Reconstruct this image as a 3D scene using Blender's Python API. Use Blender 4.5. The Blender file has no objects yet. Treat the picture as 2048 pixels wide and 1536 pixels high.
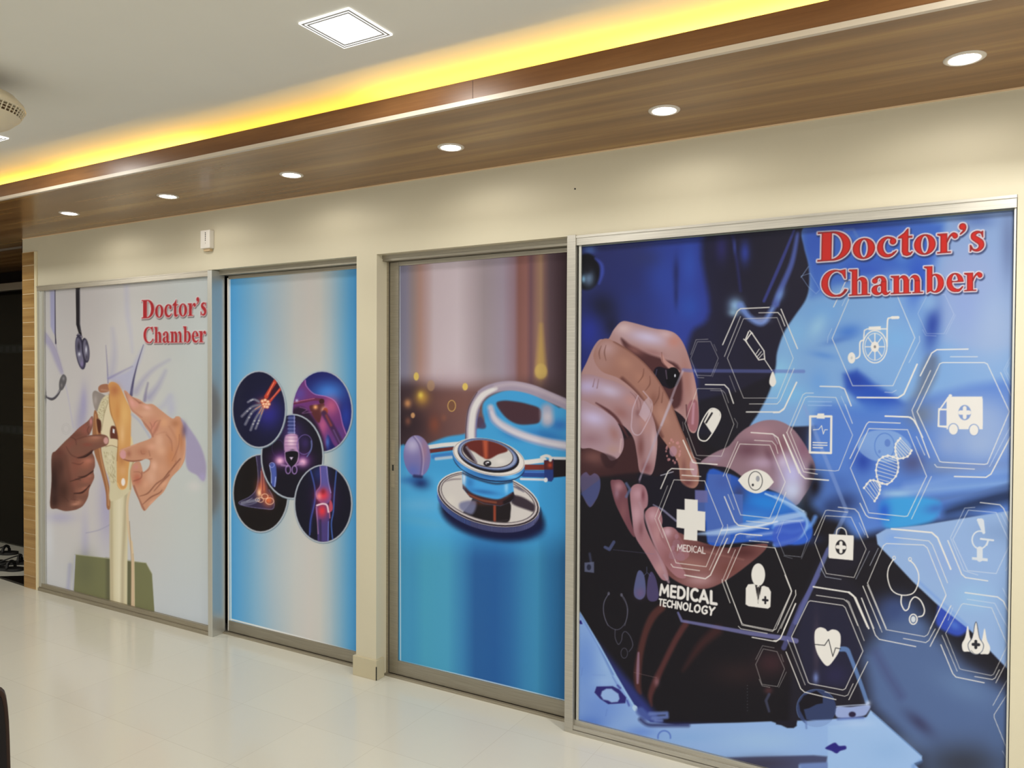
import bpy, bmesh, math, random
import numpy as np
from mathutils import Vector, Matrix
S = bpy.context.scene
COL = S.collection
# ------------------------------------------------------------------ camera (2048 x 1536 frame)
FOC, YAW, PITCH, ROLL, CD, CH = 1518.7295, 0.52184, -0.01649, 0.00467, 2.94694, 1.55033
_F = np.array([-math.sin(YAW) * math.cos(PITCH), math.cos(YAW) * math.cos(PITCH), math.sin(PITCH)])
_R0 = np.array([math.cos(YAW), math.sin(YAW), 0.0]); _U0 = np.cross(_R0, _F)
_R = math.cos(ROLL) * _R0 + math.sin(ROLL) * _U0; _U = -math.sin(ROLL) * _R0 + math.cos(ROLL) * _U0
cam = bpy.data.cameras.new('camera'); camo = bpy.data.objects.new('camera', cam); COL.objects.link(camo)
cam.sensor_fit = 'HORIZONTAL'; cam.sensor_width = 36.0; cam.lens = FOC / 2048 * 36.0; cam.clip_start = 0.02
M4 = Matrix.Identity(4)
for i in range(3):
    M4[i][0], M4[i][1], M4[i][2] = _R[i], _U[i], -_F[i]
M4[0][3], M4[1][3], M4[2][3] = 0.0, -CD, CH
camo.matrix_world = M4
S.camera = camo
# ------------------------------------------------------------------ world, exposure
w = bpy.data.worlds.new('world'); S.world = w; w.use_nodes = True
w.node_tree.nodes['Background'].inputs[0].default_value = (1.0, 0.97, 0.91, 1); w.node_tree.nodes['Background'].inputs[1].default_value = 0.8
S.view_settings.view_transform = 'Standard'; S.view_settings.look = 'None'; S.view_settings.gamma = 1.0
S.view_settings.use_curve_mapping = False; S.view_settings.exposure = 0.46
# light levels (watts / emission), used by the lamps below
P_DOWN, P_BEAM, P_PANEL, P_COVE = 1.75, 7.5, 10.0, 1.9
# ---------------------------------------------------------------- printed artwork painter
# Draws the four printed films as flat colour fields (polygons, strokes, ellipses, soft blobs).
def s2l(c):
    c = np.asarray(c, dtype=np.float32) / 255.0
    return np.where(c <= 0.04045, c / 12.92, ((c + 0.055) / 1.055) ** 2.4)

def V(x0, y0, s):
    """drawing frame: local units -> drawing units"""
    return lambda pts: [(x0 + p[0] * s, y0 + p[1] * s) for p in pts]

def smooth(pts, closed=False, n=6):
    P = [np.array(p, float) for p in pts]; m = len(P); out = []
    rng = range(m) if closed else range(m - 1)
    for i in rng:
        if closed: a, b, c, d = P[(i - 1) % m], P[i], P[(i + 1) % m], P[(i + 2) % m]
        else: a, b, c, d = P[max(i - 1, 0)], P[i], P[i + 1], P[min(i + 2, m - 1)]
        for k in range(n):
            t = k / n
            out.append(tuple(0.5 * ((2 * b) + (c - a) * t + (2 * a - 5 * b + 4 * c - d) * t * t + (3 * b - a - 3 * c + d) * t ** 3)))
    if not closed: out.append(tuple(P[-1]))
    return out

def ring(cx, cy, rx, ry, rot=0, n=40, a0=0, a1=360):
    r = math.radians(rot); o = []
    full = abs(a1 - a0) >= 360
    for k in range(n if full else n + 1):
        t = math.radians(a0 + (a1 - a0) * k / n)
        x, y = rx * math.cos(t), ry * math.sin(t)
        o.append((cx + x * math.cos(r) - y * math.sin(r), cy + x * math.sin(r) + y * math.cos(r)))
    return o

class Art:
    def __init__(s, x0, y0, x1, y1):
        s.x0, s.y0 = x0, y0; s.W, s.H = x1 - x0, y1 - y0
        s.I = np.zeros((s.H, s.W, 3), np.float32); s.clip = None; s.v = lambda p: p; s.k = 1.0
        s.ax = np.arange(s.W, dtype=np.float32) + x0 + 0.5; s.ay = np.arange(s.H, dtype=np.float32) + y0 + 0.5
    def view(s, x0=None, y0=0, k=1.0):
        if x0 is None: s.v = lambda p: p; s.k = 1.0
        else: s.v = V(x0, y0, k); s.k = k
    def win(s, pts, m):
        xs = [p[0] for p in pts]; ys = [p[1] for p in pts]
        i0 = max(0, int(min(xs) - m - s.x0)); i1 = min(s.W, int(max(xs) + m - s.x0) + 2)
        j0 = max(0, int(min(ys) - m - s.y0)); j1 = min(s.H, int(max(ys) + m - s.y0) + 2)
        return (i0, i1, j0, j1) if i1 > i0 and j1 > j0 else None
    def put(s, w, a, col):
        i0, i1, j0, j1 = w
        if s.clip is not None: a = a * s.clip[j0:j1, i0:i1]
        R = s.I[j0:j1, i0:i1]; R += a[..., None] * (np.array(col, np.float32) - R)
    def segs(s, w, P, closed, rad=None):
        i0, i1, j0, j1 = w; X = s.ax[i0:i1][None, :]; Y = s.ay[j0:j1][:, None]
        D = np.full((j1 - j0, i1 - i0), 1e9, np.float32); n = len(P); ins = np.zeros(D.shape, bool)
        for i in range(n if closed else n - 1):
            ax, ay = P[i]; bx, by = P[(i + 1) % n]; ex, ey = bx - ax, by - ay; L = ex * ex + ey * ey + 1e-9
            if rad is not None:   # restrict to the neighbourhood of this stroke piece
                mr = max(rad[i], rad[(i + 1) % n]) + 9
                a0 = max(0, int(min(ax, bx) - mr - s.x0 - i0)); a1 = int(max(ax, bx) + mr - s.x0 - i0) + 2
                b0 = max(0, int(min(ay, by) - mr - s.y0 - j0)); b1 = int(max(ay, by) + mr - s.y0 - j0) + 2
                if a1 <= a0 or b1 <= b0 or a0 >= D.shape[1] or b0 >= D.shape[0]: continue
                x, y = X[:, a0:a1], Y[b0:b1]
                t = np.clip(((x - ax) * ex + (y - ay) * ey) / L, 0, 1)
                d = np.sqrt((x - ax - t * ex) ** 2 + (y - ay - t * ey) ** 2) - (rad[i] + (rad[(i + 1) % n] - rad[i]) * t)
                D[b0:b1, a0:a1] = np.minimum(D[b0:b1, a0:a1], d)
            else:
                t = np.clip(((X - ax) * ex + (Y - ay) * ey) / L, 0, 1)
                D = np.minimum(D, (X - ax - t * ex) ** 2 + (Y - ay - t * ey) ** 2)
                if (ay > ay * 0 + by) or (by > ay):
                    c = ((Y >= ay) != (Y >= by))
                    ins ^= c & (X < ax + (Y - ay) * ex / (ey if abs(ey) > 1e-9 else 1e-9))
        if rad is not None: return D
        D = np.sqrt(D); return np.where(ins, -D, D)
    def fill(s, pts, col, soft=1.0, a=1.0, sm=False, off=(0, 0), grow=0.0):
        if sm: pts = smooth(pts, True, 5)
        P = s.v(pts); w = s.win(P, soft + grow + 1)
        if not w: return
        D = s.segs(w, P, True) - grow
        s.put(w, np.clip(0.5 - D / (2 * soft), 0, 1) * a if soft < 2 else (lambda t: t * t * (3 - 2 * t))(np.clip(0.5 - D / (2 * soft), 0, 1)) * a, col)
    def line(s, pts, w, col, a=1.0, soft=0.6, sm=False, closed=False):
        """w: width in local units (number or list)"""
        if sm:
            if isinstance(w, (list, tuple)):
                q = smooth([(p[0], p[1]) for p in pts], closed, 6); m = len(pts) - (0 if closed else 1)
                w = [w[min(int(i / 6), len(w) - 1)] + (w[min(int(i / 6) + 1, len(w) - 1)] - w[min(int(i / 6), len(w) - 1)]) * ((i / 6) % 1) for i in range(len(q))]
                pts = q
            else: pts = smooth(pts, closed, 6)
        P = s.v(pts)
        if not isinstance(w, (list, tuple)): w = [w] * len(P)
        r = [max(0.2, x * s.k / 2) for x in w]
        wn = s.win(P, max(r) + soft + 2)
        if not wn: return
        D = s.segs(wn, P, closed, r)
        s.put(wn, np.clip(0.5 - D / (2 * soft), 0, 1) * a, col)
    def ell(s, cx, cy, rx, ry, col, soft=1.0, a=1.0, rot=0):
        s.fill(ring(cx, cy, rx, ry, rot), col, soft, a)
    def arc(s, cx, cy, rx, ry, w, col, a=1.0, rot=0, a0=0, a1=360, soft=0.6):
        s.line(ring(cx, cy, rx, ry, rot, 40, a0, a1), w, col, a, soft, closed=abs(a1 - a0) >= 360)
    def blob(s, cx, cy, rx, ry, col, a=1.0, rot=0):
        (cx, cy), = s.v([(cx, cy)]); rx *= s.k; ry *= s.k; m = max(rx, ry) * 2.2
        w = s.win([(cx, cy)], m)
        if not w: return
        i0, i1, j0, j1 = w; X = s.ax[i0:i1][None, :] - cx; Y = s.ay[j0:j1][:, None] - cy; r = math.radians(rot)
        u = (X * math.cos(r) + Y * math.sin(r)) / rx; v = (-X * math.sin(r) + Y * math.cos(r)) / ry
        s.put(w, np.exp(-(u * u + v * v) * 1.4) * a, col)
    def hgrad(s, stops, y0=None, y1=None, soft=1.0):
        """horizontal colour ramp in drawing units, between y0 and y1"""
        xs = [q[0] for q in stops]; C = np.stack([np.interp(s.ax, xs, [q[1][k] for q in stops]) for k in range(3)], -1)
        if y0 is None: s.I[:] = C[None]
        else:
            t = np.clip((s.ay - y0) / soft, 0, 1) * (np.clip((y1 - s.ay) / soft, 0, 1) if y1 else 1); t = t * t * (3 - 2 * t)
            s.I += t[:, None, None] * (C[None] - s.I)
    def clipto(s, pts=None, soft=1.0, sm=False):
        if pts is None: s.clip = None; return
        if sm: pts = smooth(pts, True, 5)
        P = s.v(pts); w = s.win(P, soft + 1); s.clip = np.zeros((s.H, s.W), np.float32)
        if w:
            D = s.segs(w, P, True); s.clip[w[2]:w[3], w[0]:w[1]] = np.clip(0.5 - D / (2 * soft), 0, 1)
    def noise(s, amp, seed=1, cell=3):
        g = np.random.default_rng(seed).normal(0, 1, (s.H // cell + 2, s.W // cell + 2)).astype(np.float32)
        s.I += amp * np.repeat(np.repeat(g, cell, 0), cell, 1)[:s.H, :s.W, None]
    def sample(s, X, Y):
        u = np.clip(X - s.x0 - 0.5, 0, s.W - 1.001); v = np.clip(Y - s.y0 - 0.5, 0, s.H - 1.001)
        i = u.astype(int); j = v.astype(int); fu = (u - i)[:, None]; fv = (v - j)[:, None]; I = s.I
        return (I[j, i] * (1 - fu) + I[j, i + 1] * fu) * (1 - fv) + (I[j + 1, i] * (1 - fu) + I[j + 1, i + 1] * fu) * fv

# ---- bold serif letters (units: cap height 68, lower-case height 47)
def bx(a, b, c, d): return [(a, b), (c, b), (c, d), (a, d)]
E_ = lambda cx, cy, rx, ry, rot=0: ring(cx, cy, rx, ry, rot, 28)
GL = {
 'D': (74, [('+', ring(34, 34, 37, 34, 0, 24, -90, 90) + [(20, 68), (20, 0)]), ('-', ring(31, 34, 23, 30.5, 0, 20, -90, 90)), ('+', bx(10, 0, 26, 68)), ('+', bx(2, 0, 32, 3.4)), ('+', bx(2, 64.6, 32, 68))]),
 'o': (51, [('+', E_(25, 23.5, 23.5, 24.5)), ('-', E_(25, 23.5, 8.5, 21))]),
 'c': (46, [('+', E_(24, 23.5, 22, 24.5)), ('-', E_(28, 25, 13, 19.5)), ('-', [(30, 12), (60, 8), (60, 60), (34, 34)]), ('+', E_(36, 36, 7, 7.5)), ('+', smooth([(22, 48), (34, 46), (42, 40), (40, 34), (30, 42), (24, 44)], True, 3)), ('+', smooth([(16, 5), (26, -1), (36, 3), (44, 12), (42, 13.5), (34, 7.5), (24, 6)], True, 3))]),
 't': (34, [('+', [(23, 64), (21, 64), (13, 54), (1, 45), (1, 42), (9, 42), (9, 10), (12, 2), (20, -1), (28, 1), (33, 8), (31, 9.5), (27, 6), (23, 9), (23, 42), (31.5, 42), (31.5, 46.5), (23, 46.5)])]),
 'r': (45, [('+', bx(8, 0, 23, 44)), ('+', bx(1, 0, 31, 3)), ('+', [(1, 47), (1, 44), (8, 41), (12, 41), (23, 41), (23, 47)]), ('+', smooth([(23, 32), (29, 43), (37, 48), (45, 44), (46, 37), (41, 33), (36, 35), (33, 40), (28, 35), (23, 24)], True, 4))]),
 "'": (26, [('+', E_(12, 61, 8, 8)), ('+', smooth([(20, 61), (18, 51), (8, 42), (6, 44), (12, 51), (13, 56)], True, 4))]),
 's': (38, [('+s', smooth([(30, 38), (26, 44), (18, 45), (10.5, 40), (11, 33), (18, 27), (26, 20), (28, 12), (24, 4.5), (17, 1.5), (9, 4), (5, 12)], False, 4), [1.5, 2, 3.6, 5.2, 6.4, 7, 7, 6.2, 4.6, 3, 2, 1.5]), ('+', [(29, 47.5), (32, 47.5), (32, 32), (30, 32), (27, 42)]), ('+', [(2, -.5), (4.5, -.5), (6, 5), (5, 15), (2, 15)])]),
 'C': (73, [('+', E_(37, 34, 34, 35)), ('-', E_(43, 34, 23, 31)), ('-', [(46, 22), (90, 12), (90, 90), (46, 48)]), ('+', [(62, 69), (65, 69), (65.5, 45), (63, 45), (56, 58), (46, 65), (40, 68), (52, 67)]), ('+', smooth([(36, 2), (50, -1), (62, 6), (69, 15), (67, 17), (58, 8), (46, 4)], True, 3))]),
 'h': (56, [('+', ring(34, 32, 13.5, 15.5, 0, 16, 0, 180) + [(20.5, 24)]), ('+', bx(33, 0, 47.5, 33)), ('-', ring(27, 31, 6, 9.5, 0, 12, 0, 180) + [(21, 3), (33, 3)]), ('+', bx(8, 0, 22, 68)), ('+', bx(1, 0, 29, 3)), ('+', bx(27.5, 0, 54, 3)), ('+', [(1, 68), (1, 65), (8, 62), (14, 62), (22, 68)])]),
 'a': (50, [('+', ring(26, 32, 14, 16, 0, 16, 0, 180)), ('-', ring(22, 31, 6, 12.5, 0, 12, 0, 180)), ('+', E_(10.5, 36, 7, 7)), ('+', smooth([(6, 40), (14, 46.5), (24, 48), (22, 44), (14, 43)], True, 3)), ('+', E_(16.5, 12, 14.5, 13)), ('+', [(18, 24), (28, 29), (30, 24), (20, 20)]), ('-', E_(22, 14, 6, 9)), ('+', bx(26, 5, 40, 34)), ('+', smooth([(27, 8), (34, -1), (42, -1), (49, 5), (48, 7), (43, 4), (40, 8)], True, 3))]),
 'm': (84, [('+', ring(33.5, 32, 13, 15.5, 0, 16, 0, 180)), ('+', bx(33, 0, 47, 33)), ('-', ring(27, 31, 6, 9.5, 0, 12, 0, 180) + [(21, 3), (33, 3)]), ('+', ring(61.5, 32, 13, 15.5, 0, 16, 0, 180)), ('+', bx(61, 0, 75, 33)), ('-', ring(54.5, 31, 6.5, 9.5, 0, 12, 0, 180) + [(48, 3), (61, 3)]), ('+', bx(33, 0, 47, 36)), ('+', bx(8, 0, 22, 44)), ('+', bx(1, 0, 28, 3)), ('+', bx(28.5, 0, 52, 3)), ('+', bx(55.5, 0, 82, 3)), ('+', [(1, 47), (1, 44), (8, 41), (22, 41), (22, 47)])]),
 'b': (56, [('+', E_(30, 23.5, 21, 24.5)), ('-', E_(27, 23.5, 8.5, 20.5)), ('+', [(8, 68), (22, 68), (22, 5), (17, 4), (8, -1)]), ('+', [(1, 68), (1, 65), (8, 62), (14, 62), (22, 68)])]),
 'e': (45, [('+', E_(23, 23.5, 21.5, 24.5)), ('-', smooth([(15.5, 28), (16.5, 38), (21, 44.5), (26, 42), (29, 34), (29, 28)], True, 3)), ('-', [(15.5, 24.5), (60, 24.5), (60, 12), (42, 12), (36, 7), (28, 6), (20, 11), (16, 18)]), ('+', smooth([(24, 0), (34, 0), (43, 11), (41, 13), (34, 7), (26, 6)], True, 3))]),
}
def seg_np(X, Y, P, closed=True, rad=None):
    D = np.full(X.shape, 1e9, np.float32); ins = np.zeros(X.shape, bool); n = len(P)
    for i in range(n if closed else n - 1):
        ax, ay = P[i]; bx_, by = P[(i + 1) % n]; ex, ey = bx_ - ax, by - ay; L = ex * ex + ey * ey + 1e-9
        t = np.clip(((X - ax) * ex + (Y - ay) * ey) / L, 0, 1); d = np.sqrt((X - ax - t * ex) ** 2 + (Y - ay - t * ey) ** 2)
        if rad is not None: d = d - (rad[i] + (rad[min(i + 1, n - 1)] - rad[i]) * t)
        D = np.minimum(D, d)
        if closed and ay != by: ins ^= ((Y >= ay) != (Y >= by)) & (X < ax + (Y - ay) * ex / ey)
    return np.where(ins, -D, D) if closed and rad is None else D

def homog(src, dst):
    A = []; b = []
    for (x, y), (u, v) in zip(src, dst):
        A += [[x, y, 1, 0, 0, 0, -u * x, -u * y], [0, 0, 0, x, y, 1, -v * x, -v * y]]; b += [u, v]
    h = np.linalg.solve(np.array(A), np.array(b)); return np.append(h, 1).reshape(3, 3)

def text_field(art, quad, word, glyphs, track=0, adv=None):
    """signed distance (in letter units) of a word laid out in quad = bottom-left, bottom-right, top-right, top-left (baseline to cap height)"""
    tot = sum(glyphs[c][0] + track for c in word) - track
    H = homog(quad, [(0, 0), (tot, 0), (tot, 68), (0, 68)])
    w = art.win(quad, 22); i0, i1, j0, j1 = w
    X, Y = np.meshgrid(art.ax[i0:i1], art.ay[j0:j1]); q = H[2, 0] * X + H[2, 1] * Y + 1
    U = (H[0, 0] * X + H[0, 1] * Y + H[0, 2]) / q; Vv = (H[1, 0] * X + H[1, 1] * Y + H[1, 2]) / q
    D = np.full(U.shape, 1e3, np.float32); x = 0
    for c in word:
        wd, ops = glyphs[c]; cols = np.where(((U > x - 12) & (U < x + wd + 12)).any(0))[0]
        if len(cols):
            a, b = cols[0], cols[-1] + 1; u = U[:, a:b] - x; v = Vv[:, a:b]; d = np.full(u.shape, 1e3, np.float32)
            for op in ops:
                if op[0] == '+s':
                    P = op[1]; R = np.interp(np.linspace(0, len(op[2]) - 1, len(P)), range(len(op[2])), op[2]); d = np.minimum(d, seg_np(u, v, P, False, R))
                elif op[0] == '+': d = np.minimum(d, seg_np(u, v, op[1]))
                else: d = np.maximum(d, -seg_np(u, v, op[1]))
            D[:, a:b] = np.minimum(D[:, a:b], d)
        x += wd + track
    return w, D

def put_text(art, quad, word, glyphs, layers, track=0):
    """layers: (offset x, offset y, grow in letter units, colour, softness in letter units, alpha)"""
    w, D = text_field(art, quad, word, glyphs, track)
    for ox, oy, g, col, sf, al in layers:
        d = np.roll(np.roll(D, int(round(oy)), 0), int(round(ox)), 1) if (ox or oy) else D
        art.put(w, np.clip(0.5 - (d - g) / (2 * sf), 0, 1) * al, col)

# ---- plain stroke letters for the small captions (height 68)
def stk(w, r, *paths): return (w, [('+s', list(p), [r] * len(p)) for p in paths])
def sans(r):
    arcp = lambda cx, cy, rx, ry, a0, a1: ring(cx, cy, rx, ry, 0, 14, a0, a1)
    b = r; t = 68 - r
    return {
     'M': stk(66, r, [(b + 1, b), (b + 6, t), (33, 22), (60 - b, t), (65 - b, b)]), 'E': stk(42, r, [(38 - b / 2, b), (b + 2, b), (b + 2, t), (38 - b / 2, t)], [(b + 2, 35), (35, 35)]),
     'D': stk(54, r, [(b + 2, b), (b + 2, t)] + arcp(22, 34, 28 - b / 2, t - 34, 90, -90) + [(b + 2, b)]), 'I': stk(2 * r + 6, r, [(b + 3, b), (b + 3, t)]),
     'C': stk(48, r, arcp(30, 34, 28 - b, t - 34, 55, 305)), 'A': stk(56, r, [(b, b), (28, t), (56 - b, b)], [(14, 22), (42, 22)]),
     'L': stk(40, r, [(b + 2, t), (b + 2, b), (38 - b / 2, b)]), 'T': stk(46, r, [(b, t), (46 - b, t)], [(23, t), (23, b)]),
     'H': stk(52, r, [(b + 2, b), (b + 2, t)], [(50 - b, b), (50 - b, t)], [(b + 2, 35), (50 - b, 35)]), 'N': stk(54, r, [(b + 2, b), (b + 2, t), (52 - b, b), (52 - b, t)]),
     'O': stk(60, r, arcp(30, 34, 28 - b, t - 34, 0, 360)), 'G': stk(54, r, arcp(30, 34, 28 - b, t - 34, 55, 330) + [(50 - b, 32), (34, 32)]),
     'Y': stk(50, r, [(b, t), (25, 34), (50 - b, t)], [(25, 34), (25, b)]), ' ': (22, [])}
def art_knee_model():
    A = Art(84, 530, 426, 1264)
    A.hgrad([(84, (186, 180, 172)), (180, (186, 178, 170)), (300, (184, 180, 170)), (360, (180, 181, 172)), (426, (178, 181, 172))])
    A.hgrad([(84, (182, 182, 180)), (250, (178, 180, 178)), (426, (172, 176, 176))], 1000, None, 300)
    A.view(70, 560, .2214)
    L = (140, 130, 165); lav = (160, 153, 178)
    # coat folds
    A.fill([(135, 95), (178, 95), (182, 500), (165, 480), (140, 420)], (150, 148, 178), 1.6, .8)
    A.line([(181, 95), (183, 480), (188, 575)], [6, 7, 10], (30, 25, 50)); A.line([(188, 575), (200, 640)], [6, 1], (120, 110, 140), .6)
    A.fill([(75, 455), (130, 520), (190, 620), (235, 760), (255, 840), (235, 850), (190, 760), (120, 600), (75, 560)], (146, 138, 164), 4.5, .7, True)
    A.line([(75, 455), (140, 540), (200, 660), (250, 830)], 3, (120, 108, 140), .5, 1.0, True)
    A.line([(270, 930), (300, 1060), (345, 1330)], 9, (165, 158, 180), .5, 1.5, True)
    A.blob(420, 1230, 60, 260, (138, 132, 162), .6, 8); A.blob(440, 1100, 30, 160, (150, 142, 172), .6)
    A.line([(825, 50), (835, 300), (860, 460), (880, 650)], [30, 34, 26, 8], (160, 157, 178), .45, 5, True)
    A.line([(700, 440), (715, 560), (715, 700), (690, 860)], [14, 30, 50, 60], (154, 150, 168), .5, 6, True)
    A.line([(640, 590), (652, 760), (660, 930)], [3, 8, 10], (110, 104, 135), .75, 1.2, True)
    A.fill([(655, 880), (760, 850), (870, 790), (980, 590), (960, 700), (900, 860), (870, 1040), (800, 1000), (700, 920)], (160, 158, 180), 6, .7, True)
    A.line([(980, 585), (930, 740), (890, 900), (868, 1040)], [3, 8, 16, 28], (60, 55, 85), .85, 1.2, True)
    A.line([(665, 890), (760, 840), (880, 780)], [14, 12, 3], (120, 112, 150), .7, 2.5, True)
    A.line([(1215, 720), (1080, 800), (980, 900), (910, 1010)], [4, 22, 36, 60], (146, 140, 162), .6, 5, True)
    A.line([(1180, 820), (1110, 960), (1030, 1060)], [8, 34, 70], (138, 132, 160), .6, 6, True)
    A.line([(1020, 930), (1000, 1020), (990, 1090)], [6, 14, 20], (95, 85, 120), .7, 3, True)
    A.line([(1220, 1050), (1160, 1130), (1120, 1160)], [30, 40, 20], (158, 155, 172), .5, 6, True)
    A.blob(1230, 1150, 50, 120, (158, 155, 178), .5)
    for r in (38, 26): A.arc(280, 1345, r, r * 1.3, 5, (172, 166, 160), .8)
    # hanging stethoscope
    A.line([(387, 78), (390, 400), (410, 490)], [38, 36, 24], (32, 28, 34)); A.line([(402, 90), (404, 400), (414, 470)], 4, (150, 145, 150), .8)
    A.line([(392, 495), (418, 515)], 26, (120, 112, 120)); A.line([(378, 500), (420, 500)], 8, (50, 45, 60))
    A.ell(412, 655, 44, 155, (48, 44, 62), rot=-8); A.ell(404, 650, 30, 130, (110, 105, 122), 2, rot=-8); A.blob(395, 600, 18, 60, (40, 36, 50), .9); A.blob(400, 670, 14, 20, (210, 208, 212), .9); A.blob(425, 760, 16, 36, (130, 115, 150), .9)
    A.ell(457, 635, 34, 112, (42, 38, 54), rot=-6); A.ell(460, 635, 24, 96, (105, 100, 115), 1.5, rot=-6); A.blob(462, 630, 9, 40, (220, 218, 220), .9); A.blob(466, 570, 10, 25, (50, 46, 60), .8); A.blob(468, 700, 12, 30, (60, 55, 66), .8)
    A.line([(75, 700), (85, 900), (98, 1040), (90, 1140)], [3, 6, 9, 12], (90, 86, 92), .9, .7, True)
    A.line([(80, 1040), (150, 1075), (200, 1040), (232, 980)], [14, 26, 22, 18], (72, 68, 72), 1, .8, True); A.line([(110, 1052), (160, 1060), (205, 1020), (228, 985)], 6, (185, 180, 178), .9, .8, True)
    A.fill([(222, 990), (218, 930), (232, 880), (258, 852), (284, 880), (280, 930), (250, 990)], (88, 84, 84), 1, 1, True); A.blob(258, 890, 14, 22, (135, 130, 128), .9); A.blob(240, 950, 10, 20, (140, 135, 130), .7)
    # lower coat shade
    A.view()
    A.blob(215, 1010, 22, 95, (150, 142, 172), .7); A.blob(120, 1035, 36, 14, (160, 154, 174), .7); A.blob(170, 1100, 10, 90, (155, 150, 178), .5)
    A.line([(172, 1066), (198, 1060), (222, 1048)], 2, (140, 135, 155), .6, 1, True); A.line([(140, 1130), (136, 1180)], 8, (150, 148, 170), .6, 3)
    A.blob(98, 1080, 12, 60, (205, 206, 208), .4)
    # green folder
    A.fill([(150, 1109), (222, 1117), (292, 1126), (304, 1148), (309, 1226), (145, 1186)], (108, 107, 72), .9); A.fill([(212, 1116), (262, 1122), (262, 1214), (212, 1203)], (80, 78, 58), 4, .7)
    A.blob(170, 1140, 25, 40, (92, 92, 66), .6); A.line([(150, 1109), (146, 1186)], 3, (170, 168, 175), .9); A.line([(150, 1109), (292, 1126), (304, 1148)], 1.6, (150, 148, 118), .8)
    # knee joint model
    A.view(90, 740, .20183)
    bone = (196, 184, 148); bsh = (160, 144, 110)
    A.fill([(640, 1250), (820, 1180), (815, 2340), (805, 2360), (645, 2330)], bone, 1); A.line([(655, 1260), (662, 2330)], 26, bsh, .7, 3); A.line([(735, 1260), (735, 2330)], 60, (212, 202, 172), .7, 6); A.line([(805, 1200), (770, 1900), (765, 2340)], 26, (150, 134, 104), .6, 3)
    A.fill([(800, 1560), (812, 2370), (830, 2400), (808, 1560)], bsh, 1.5, .0)
    A.line([(850, 900), (860, 1100), (815, 1330), (830, 1600), (868, 1900), (862, 2600)], [24, 20, 26, 24, 26, 26], (198, 174, 138), 1, .8, True); A.line([(858, 1700), (878, 1900), (885, 2620)], 16, (200, 176, 140), 1, .7); A.line([(838, 1500), (855, 1900), (850, 2600)], 4, (130, 100, 75), .8, .7); A.line([(872, 1820), (873, 2600)], 3, (130, 100, 75), .7, .6)
    # upper bone
    A.fill([(470, 240), (495, 205), (545, 225), (620, 265), (640, 300), (600, 340), (560, 400), (508, 408), (480, 340)], (136, 124, 114), 1, 1, True); A.blob(500, 300, 22, 60, (165, 152, 142), .8)
    A.fill([(575, 275), (640, 255), (660, 420), (655, 640), (560, 700), (545, 560), (505, 480), (530, 370)], bone, 1.2, 1, True)
    rg = random.Random(3)
    for i in range(80):
        t = rg.random(); x = 605 - 65 * t + rg.uniform(-32, 32); y = 280 + 200 * t + rg.uniform(-12, 12); A.ell(x, y, rg.uniform(2, 6), rg.uniform(2, 5), (150, 130, 92), .6, rg.uniform(.3, .8))
    A.fill([(600, 400), (650, 330), (690, 560), (660, 670), (560, 690), (570, 560)], (208, 192, 156), 2, 1, True); A.line([(622, 320), (585, 450), (560, 600)], 5, (130, 110, 80), .7, 1, True)
    # amber side ligament
    A.fill([(485, 420), (510, 410), (530, 480), (555, 630), (560, 800), (600, 1000), (640, 1180), (645, 1365), (612, 1362), (600, 1200), (545, 980), (490, 820), (470, 640)], (146, 96, 62), 1, 1, True)
    A.line([(500, 440), (520, 640), (560, 900), (618, 1150), (630, 1340)], 12, (186, 138, 96), .8, 1.2, True); A.fill([(512, 490), (550, 500), (558, 560), (545, 625), (525, 600)], (78, 38, 28), 1.2, 1, True)
    A.fill([(655, 560), (720, 580), (730, 700), (650, 680)], (92, 48, 36), 2, 1, True); A.fill([(672, 580), (690, 590), (688, 630), (670, 620)], (215, 215, 215), 1)
    # tibia head
    A.fill([(560, 770), (620, 740), (720, 760), (850, 740), (900, 820), (880, 930), (850, 1040), (840, 1200), (650, 1300), (640, 1100), (590, 960)], bone, 1.2, 1, True); A.line([(880, 900), (850, 1000), (845, 1180)], 12, (150, 120, 80), .7, 1.5, True)
    for i in range(110):
        t = rg.random(); x = 640 + 30 * t + rg.uniform(-60, 45) * (1 - .45 * t); y = 790 + 320 * t; A.line([(x, y), (x + rg.uniform(0, 10), y + rg.uniform(8, 26))], rg.uniform(3, 6), (146, 128, 88), rg.uniform(.2, .7))
    A.blob(740, 1000, 30, 160, (170, 146, 104), .5); A.blob(640, 900, 24, 100, (214, 202, 170), .5)
    A.fill([(600, 750), (620, 690), (680, 680), (730, 700), (730, 775), (680, 752), (620, 755)], (206, 188, 150), 1, 1, True); A.line([(600, 760), (660, 748), (725, 770)], 5, (110, 80, 55), .8, .8, True)
    A.fill([(820, 660), (860, 660), (875, 740), (820, 745)], (205, 186, 142), 1)
    # patella ligament, amber
    A.fill([(530, 170), (560, 145), (620, 140), (640, 180), (625, 215), (560, 225), (532, 205)], (150, 100, 74), 1, 1, True); A.line([(560, 195), (630, 205)], 14, (188, 150, 118), .5, 1.5)
    A.fill([(625, 150), (660, 118), (715, 135), (755, 190), (800, 290), (848, 400), (852, 560), (848, 740), (838, 900), (826, 1000), (818, 1130), (790, 1180), (745, 1182), (715, 1130), (712, 1000), (712, 860), (725, 700), (712, 600), (680, 500), (645, 420), (634, 300), (640, 220)], (197, 143, 84), 1, 1, True)
    A.blob(690, 200, 60, 70, (168, 104, 66), .9); A.blob(790, 440, 60, 160, (212, 168, 104), .8); A.blob(720, 420, 30, 120, (188, 126, 70), .7); A.blob(765, 640, 30, 120, (222, 184, 132), .6); A.blob(760, 880, 50, 90, (170, 112, 70), .7); A.blob(770, 1000, 40, 60, (206, 158, 112), .6)
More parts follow.
